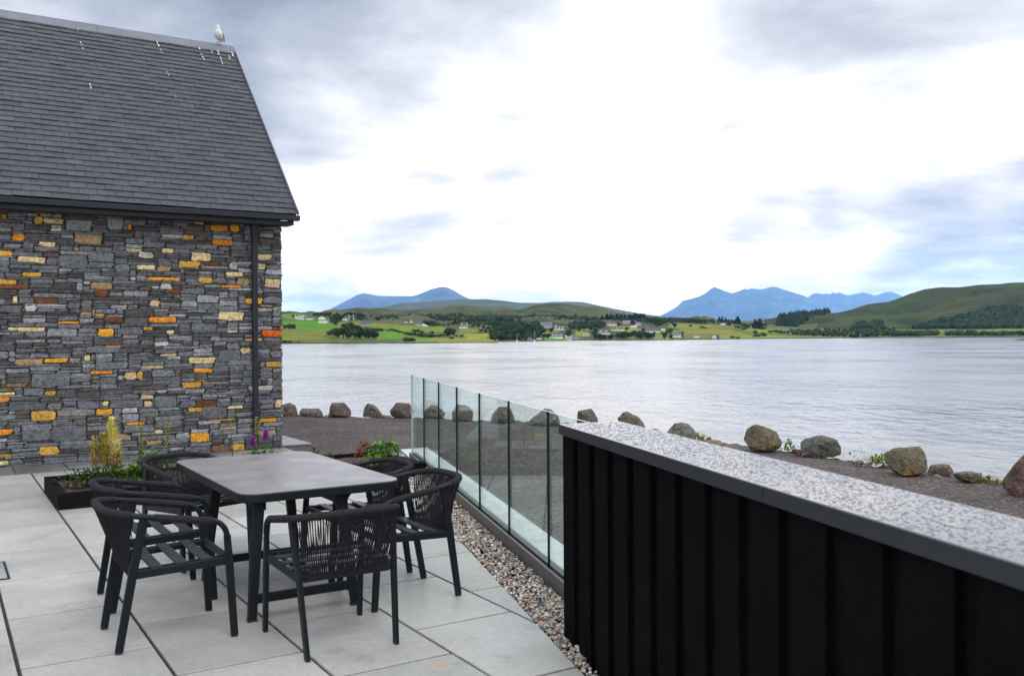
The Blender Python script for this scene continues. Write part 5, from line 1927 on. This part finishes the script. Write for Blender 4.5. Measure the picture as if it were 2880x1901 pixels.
def house(label, x0, x1, y0, y1, wall=WH, roof=SL, kind='side', chim=(), dorm=0, win=3, roof_share=0.45, name='house', cat='house', wing=0, yaw=0.0):
    """x0..x1, y0 (top) .. y1 (foot): where the photograph shows it; built full size where it stands"""
    HB.append((x0, y0, x1, y1))
    p = L1.pos((x0 + x1) / 2, y1)
    r = math.hypot(p[0], p[1])
    w, h = (x1 - x0) * r / FPX, (y1 - y0) * r / FPX
    t = thing(name, label, cat, p - np.array([0, 0, .1]), -math.atan2(p[0], p[1]) + yaw, 'houses on the far shore')
    d = max(4.0, min(9.0, w * 0.6))
    hw = h * (1 - roof_share)
    b = MB()
    rf = MB()
    if kind == 'side':
        pent = [(-d / 2, -1.0), (d / 2, -1.0), (d / 2, hw), (0, h - .15), (-d / 2, hw)]
        b.add([(-w / 2, q[0], q[1]) for q in pent] + [(w / 2, q[0], q[1]) for q in pent], [(0, 4, 3, 2, 1), (5, 6, 7, 8, 9)] + [(i, (i + 1) % 5, (i + 1) % 5 + 5, i + 5) for i in range(5)])
        e = .3
        for sg in (-1, 1):
            rf.add([(-w / 2 - .15, sg * (d / 2 + e), hw - .25), (w / 2 + .15, sg * (d / 2 + e), hw - .25), (w / 2 + .15, 0, h), (-w / 2 - .15, 0, h), (-w / 2 - .15, sg * (d / 2 + e), hw - .05), (w / 2 + .15, sg * (d / 2 + e), hw - .05), (w / 2 + .15, 0, h + .2), (-w / 2 - .15, 0, h + .2)],
                   [(0, 1, 2, 3), (4, 7, 6, 5), (0, 4, 5, 1), (1, 5, 6, 2), (3, 7, 4, 0), (2, 6, 7, 3)])
    else:
        dd = max(d, 8)
        pent = [(-w / 2, -1.0), (w / 2, -1.0), (w / 2, hw), (0, h - .15), (-w / 2, hw)]
        b.add([(q[0], -dd / 2, q[1]) for q in pent] + [(q[0], dd / 2, q[1]) for q in pent], [(4, 3, 2, 1, 0), (5, 6, 7, 8, 9)] + [(i, i + 5, (i + 1) % 5 + 5, (i + 1) % 5) for i in range(5)])
        for sg in (-1, 1):
            rf.add([(sg * (w / 2 + .3), -dd / 2 - .2, hw - .25), (sg * (w / 2 + .3), dd / 2, hw - .25), (0, dd / 2, h), (0, -dd / 2 - .2, h), (sg * (w / 2 + .3), -dd / 2 - .2, hw - .05), (sg * (w / 2 + .3), dd / 2, hw - .05), (0, dd / 2, h + .2), (0, -dd / 2 - .2, h + .2)],
                   [(0, 1, 2, 3), (4, 7, 6, 5), (0, 4, 5, 1), (1, 5, 6, 2), (3, 7, 4, 0), (2, 6, 7, 3)])
        d = dd
    b.build('wall', hcol(wall), t)
    ro = rf.build('roof', hcol(roof, .6), t)
    for c in chim:
        k = MB()
        k.box((c * w / 2, 0, h + .3), (max(.9, w * .06), .9, 2.0))
        k.build('chimney', hcol(wall), ro)
    for i in range(win):
        q = MB()
        x = w * (-.5 + (i + .5) / win)
        q.box((x, -d / 2 - .03, hw * .5), (min(1.0, w / win * .3), .12, min(1.1, hw * .4)))
        q.build('window', M_pane, t)
    if kind == 'gable' and h > 4:
        q = MB()
        q.box((0, -d / 2 - .03, hw + (h - hw) * .25), (min(1.3, w * .2), .12, min(1.4, h * .2)))
        q.build('window', M_pane, t)
    for i in range(dorm):
        x = w * (-.5 + (i + .5) / dorm)
        dw, dh = min(2.2, w / dorm * .6), (h - hw) * .72
        q = MB()
        y0_ = -d / 2 - .05
        pent = [(x - dw / 2, hw - .1), (x + dw / 2, hw - .1), (x + dw / 2, hw + dh * .45), (x, hw + dh), (x - dw / 2, hw + dh * .45)]
        q.add([(a, y0_, z) for a, z in pent] + [(a, 0, z) for a, z in pent], [(4, 3, 2, 1, 0)] + [(k, k + 5, (k + 1) % 5 + 5, (k + 1) % 5) for k in range(5)])
        do = q.build('dormer', hcol(wall), t)
        q = MB()
        q.box((x, y0_ - .03, hw + dh * .32), (dw * .5, .1, dh * .4))
        q.build('window', M_pane, do)
    if wing:
        ww = abs(wing) * w
        sg = 1 if wing > 0 else -1
        q = MB()
        q.box((sg * (w / 2 + ww / 2), 0, hw * .4 - .4), (ww, d * .7, hw * .8 + .8))
        wo_ = q.build('extension', hcol(wall), t)
        q = MB()
        q.box((sg * (w / 2 + ww / 2 + .1), 0, hw * .8 + .15), (ww + .3, d * .75, .3))
        q.build('extension_roof', hcol(roof), wo_)
    return t


house('white house with a chimney at each end, leftmost of the hilltop houses', 831, 853, 889.5, 898.5, chim=(-.95, .95), roof=LG, win=4)
house('white house with a dark roof and one chimney, second on the hilltop', 859, 880, 890, 899, chim=(-.95,), win=3)
house('white gabled house in front of the tall hilltop trees', 896, 914.5, 890, 899, roof=LG, kind='gable', win=2)
house('long low white shed in the green field below the hilltop houses', 896, 920, 903, 908.5, roof=(.45, .46, .47), win=0, roof_share=.3, name='shed', cat='shed')
house('white house with a dark roof standing left of the twin gabled hilltop house', 956, 976, 890, 901, chim=(-.9,), win=4)
house('white house with two pale gable ends at the right end of the hilltop', 981, 995, 889, 898, kind='side', chim=(-.9, .9), win=2)
house('low lilac grey barn with a dark blue roof right of the hilltop houses', 1014, 1041, 906, 915.5, wall=(.36, .33, .38), roof=BL, win=0, roof_share=.55, name='barn', cat='barn')
house('small white gable end, left of a close pair on the mid slope', 1136, 1146, 903, 910.5, kind='gable', win=1)
house('small white house with two chimneys, right of a close pair on the mid slope', 1151, 1162, 902.5, 910.5, kind='gable', chim=(0,), win=2, wing=.5)
house('grey low shed left of the bright white gabled house', 1170, 1183, 913, 918, wall=GY, roof=LG, win=0, name='shed', cat='shed')
house('bright white gabled house beside dark trees above the long hedge', 1186, 1197, 909, 918, kind='gable', win=1, wing=.55)
house('white house with three dormers alone above the yellow field', 1297, 1315, 913.5, 923, dorm=3, chim=(-.9, .9), win=3, wing=-.3)
house('large lilac grey house with twin gables and pale chimneys', 1520, 1553, 906, 922, wall=GY, roof=(.10, .11, .16), dorm=3, win=5, roof_share=.4, wing=-.1)
house('white dark roofed house with two dormers below the large lilac house', 1558, 1587, 916, 929, dorm=3, chim=(-.6,), win=4, roof_share=.55)
house('long white house with a slate roof and gabled dormers on the bright lawn', 1550, 1583, 937, 952, dorm=4, win=5, roof_share=.5, wing=-.15)
house('white cottage with a tall chimney at each end near the water', 1591, 1608, 947, 956.5, roof=(.35, .24, .2), chim=(-.9, .9), win=3)
house('tall cream gable end house on the grassy slope by the shore', 1639, 1658, 931, 947, wall=CR, roof=(.25, .17, .14), kind='gable', win=2)
house('low blue roofed boathouse beside the moored yacht', 1483, 1498, 947.5, 957, wall=(.2, .23, .29), roof=(.16, .22, .32), kind='gable', win=0, name='boathouse', cat='shed')
house('low pale shed on the shore right of the moored yacht', 1507, 1523, 951.5, 956, wall=(.5, .44, .38), roof=(.52, .46, .42), win=0, roof_share=.3, name='shed', cat='shed')
house('low blue roofed shed right of the white cottage with two chimneys', 1611, 1629, 949, 953.5, wall=(.25, .28, .33), roof=(.14, .2, .33), win=0, roof_share=.4, name='shed', cat='shed')
house('small white house nearly hidden by trees above the cream gable house', 1662, 1671, 906.5, 913, win=1)
house('long white cottage with a red brown roof below the skyline trees', 1708, 1734, 906.5, 915, roof=BR, chim=(-.5,), win=5)
house('pinkish grey house on the crest in front of the skyline trees', 1751, 1773, 902, 912, wall=PK, roof=(.22, .17, .19), win=4)
house('white house with two pointed gables near the crest', 1787, 1802, 905, 914, dorm=2, chim=(-.8,), win=2)
house('low pink white shed below the two gabled house', 1774, 1791, 916, 924, wall=(.52, .42, .38), roof=(.45, .42, .42), win=1, name='shed', cat='shed')
house('dark blue roofed bungalow right of the pink white shed', 1793, 1818, 914.5, 922.5, wall=(.2, .22, .28), roof=BL, win=2, roof_share=.6)
house('brown roofed bungalow with a white gable in the middle of the village', 1720, 1750, 920, 930, roof=BR, chim=(.6,), dorm=1, win=3, roof_share=.55, wing=.15)
house('brown roofed white house behind the round shore trees', 1683, 1712, 927, 941, roof=BR, dorm=2, win=4, roof_share=.55, wing=.12)
house('big brown roofed bungalow at the right of the village', 1820, 1853, 922, 935, roof=BR, win=4, roof_share=.6, wing=.08)
house('small white outbuilding right of the big brown roofed bungalow', 1860, 1870, 925, 929.5, roof=(.5, .5, .5), win=1, name='shed', cat='shed')
house('white shore house with four dormers and a dark gabled tower', 1891, 1916, 935, 949, dorm=4, win=4, roof_share=.5)
house('dark gabled tower end joined to the white shore house', 1916, 1923, 931.5, 949, wall=(.06, .065, .09), roof=SL, kind='gable', win=1, roof_share=.25)
house('small pinkish white house among dark trees at the far right of the village', 2027, 2040, 910, 916.5, wall=(.5, .44, .42), roof=(.42, .38, .38), win=2)
house('white round windowed gable house beside a dark shed on the shore', 2004, 2014, 942.5, 952, kind='gable', win=1, roof=(.3, .3, .32))
house('dark roofed shed right of the white round windowed gable house', 2014, 2022, 943, 952, wall=(.15, .15, .17), roof=SL, win=0, name='shed', cat='shed')
house('grey upturned hut among small boats near the shore', 1952, 1966, 946, 953, wall=(.3, .3, .3), roof=(.35, .36, .36), win=0, name='hut', cat='shed')

V = []
tries = 0
while len(V) < 62 and tries < 2000:
    tries += 1
    x, y = random.uniform(1525, 1900), random.uniform(905, 955)
    if y < top1(x) + 3:
        continue
    h = random.uniform(9, 17)
    if free(x, y, h):
        V.append((x, y, h))
many('broad', V, 'garden tree scattered between the village houses', 'garden trees of the village')
many('broad', [(1676, 953, 19), (1688, 954, 18), (1700, 954, 17), (1718, 954, 15), (1740, 953, 19), (1752, 953, 22), (1763, 953, 23), (1772, 952, 22), (1795, 953, 23), (1804, 953, 22), (1818, 952, 20), (1828, 952, 18), (1838, 944, 12), (1869, 953, 12)],
     'round dark tree standing on the shore in front of the village', 'round shore trees before the village')
many('conifer', [(1690 + i * 6 + random.uniform(-2, 2), top1(1690 + i * 6) + 3, random.uniform(13, 21)) for i in range(21)], 'tall dark conifer on the village skyline', 'skyline conifers behind the village', wide=1.3)
many('broad', [(1815 + i * 8.5 + random.uniform(-3, 3), top1(1815 + i * 8.5) + random.uniform(2, 9), random.uniform(8, 13)) for i in range(30)], 'low dark tree of the skyline belt right of the village', 'skyline tree belt right of the village')
many('conifer', [(2023, 906, 15), (2031, 906, 16), (2040, 907, 14), (2069, 913, 16), (2075, 913, 23), (2081, 914, 15)], 'conifer of two pointed clumps before the blue mountain', 'pointed clumps before the mountain', wide=1.3)
many('conifer', [(2124, 924, 24), (2131, 924, 20), (2137, 925, 28), (2142, 925, 18)], 'conifer of the dark upright clump left of the plantation', 'dark upright conifer clump', wide=1.3)
many('bush', [(2040 + random.uniform(0, 120), random.uniform(915, 932), random.uniform(7, 11)) for _ in range(14)], 'dark scrub bush below the pointed conifer clumps', 'scrub below the conifers', wide=1.1)
many('bush', [(2120 + random.uniform(0, 75), random.uniform(934, 948), random.uniform(6, 10)) for _ in range(9)] + [(2060, 951, 8), (2075, 952, 7), (1942, 918, 6), (1974, 923, 8), (1985, 924, 6)], 'bush in the yellow fields right of the village', 'bushes in the right fields', wide=1.1)

# yachts moored close to the far shore
def yacht(label, x, y, mast, hull):
    p = at(x, y, SEA)
    r = math.hypot(p[0], p[1])
    k = r / FPX
    t = thing('sailing_boat', label, 'boat', p, -math.atan2(p[0], p[1]) + .25, 'yachts moored off the far shore')
    l = hull * k
    h = MB()
    secs = [(-l / 2, .25, .75), (-l * .25, .95, .8), (0.1 * l, 1.0, .85), (.35 * l, .6, .95), (l / 2, .03, 1.1)]
    vs = []
    for (xx, w, z) in secs:
        vs += [(xx, -w, z), (xx, -w * .75, 0), (xx, 0, -.35), (xx, w * .75, 0), (xx, w, z)]
    h.add(vs, [(i * 5 + j, (i + 1) * 5 + j, (i + 1) * 5 + j + 1, i * 5 + j + 1) for i in range(4) for j in range(4)] + [(i * 5 + 4, (i + 1) * 5 + 4, (i + 1) * 5, i * 5) for i in range(4)] + [(0, 1, 2, 3, 4)])
    h.build('hull', hcol((.65, .65, .65)), t)
    c = MB()
    c.box((-.05 * l, 0, 1.1), (l * .35, 1.2, .55), taper=.8)
    c.build('cabin', hcol((.6, .6, .62)), t)
    m = MB()
    m.tube([(.08 * l, 0, .8), (.08 * l, 0, mast * k)], .07, 6, up=(1, 0, 0))
    m.tube([(.08 * l, 0, 1.9), (-.38 * l, 0, 1.9)], .07, 6)
    m.build('mast', hcol((.6, .6, .6)), t)


yacht('white yacht with the taller mast, right of two off the wooded shore', 1503, 960.4, 29, 7)
yacht('small white yacht left of two off the wooded shore', 1454, 961.2, 20, 6)

# woods too thick to count
def wood(name, label, land, polys, n, hmin, hmax, cols, cone=False):
    mb = MB()
    for _ in range(n):
        poly = random.choice(polys)
        xs, ys = [p[0] for p in poly], [p[1] for p in poly]
        for _k in range(40):
            x, y = random.uniform(min(xs), max(xs)), random.uniform(min(ys), max(ys))
            if inpoly(x, y, poly):
                break
        else:
            continue
        p = land.pos(x, y)
        h = random.uniform(hmin, hmax)
        c = cmul(random.choice(cols), .6, 1.4)
        v = IV1 * np.array([h * (.28 if cone else .5), h * (.28 if cone else .5), h * .55]) * (1 + .5 * (rng.random((len(IV1), 1)) - .5))
        if cone:
            v[:, :2] *= (1.15 - (v[:, 2:3] / (h * .55) + 1) / 2)
        mb.add(v + p + np.array([0, 0, h * .4]), IF1, 0, c)
    return tag(mb.build(name, M_far), label, 'woodland', kind='stuff')


wood_l1 = None
TC = [(0.022, 0.036, 0.012), (0.028, 0.046, 0.014), (0.016, 0.026, 0.012)]
wood('woodland', 'close woodland massed behind the yachts and between the village houses', L1, [[(1385, 956), (1420, 916), (1520, 906), (1530, 930), (1510, 957)], [(1320, 912), (1420, 910), (1510, 908), (1440, 925)], [(1600, 912), (1690, 908), (1700, 916), (1640, 926), (1605, 926)], [(1700, 902), (1880, 900), (1990, 905), (2010, 908), (1880, 910), (1810, 909)]], 800, 3, 6, TC)
wood('plantation', 'dark plantation on the shoulder of the right hill before the blue mountain', L3, [[(2183, 926), (2190, 900), (2230, 894), (2300, 888), (2335, 884), (2310, 900), (2260, 912), (2240, 926)]], 900, 9, 17, TC, True)
wood('woodland', 'wooded lower slope of the heather hill at the right edge', L3, [[(2560, 926), (2640, 905), (2720, 892), (2800, 872), (2900, 845), (3000, 845), (3000, 926)], [(2600, 926), (2700, 912), (2900, 890), (2900, 926), (2900, 926)], [(2700, 905), (2760, 880), (2900, 838), (3000, 830), (3000, 900)]], 3200, 5, 9.5, TC)
wood('woodland', 'belt of low scrub wood along the shore below the right hill', L1, [[(2180, 936), (2300, 928), (2520, 926), (2530, 945), (2400, 949), (2260, 945)], [(2640, 938), (2880, 938), (2990, 934), (2990, 944), (2660, 944)], [(2500, 938), (2640, 936), (2640, 943), (2510, 946)]], 1000, 2, 4.8, TC + [(0.035, 0.055, 0.015)])
wood('woodland', 'two dark copses standing at the foot of the heather hill', L3, [[(2400, 927), (2412, 914), (2432, 912), (2440, 927)], [(2445, 927), (2450, 911), (2480, 909), (2484, 927)]], 420, 4.5, 8, TC)
wood('woodland', 'patchy scrub wood on the lower moor behind the village', L2, [[(1280, 905), (1400, 896), (1500, 892), (1620, 895), (1690, 900), (1690, 905)], [(1000, 897), (1150, 889), (1300, 889), (1500, 897), (1500, 905), (1000, 902)]], 700, 3, 7, TC)

# ------------------------------------------------------------------ sea air
HAZE = 0.000038
hb = MB()
hb.box((1500, 14000, 647), (44000, 36000, 1306))
hm = bpy.data.materials.new('sea haze')
hm.use_nodes = True
hn, hl = hm.node_tree.nodes, hm.node_tree.links
hn.remove(hn['Principled BSDF'])
pv = nn(hn, 'ShaderNodeVolumePrincipled')
pv.inputs['Color'].default_value = (0.23, 0.51, 1.0, 1)
pv.inputs['Density'].default_value = HAZE
pv.inputs['Anisotropy'].default_value = 0.2
hl.new(pv.outputs[0], hn['Material Output'].inputs['Volume'])
tag(hb.build('haze', hm), kind='stuff')
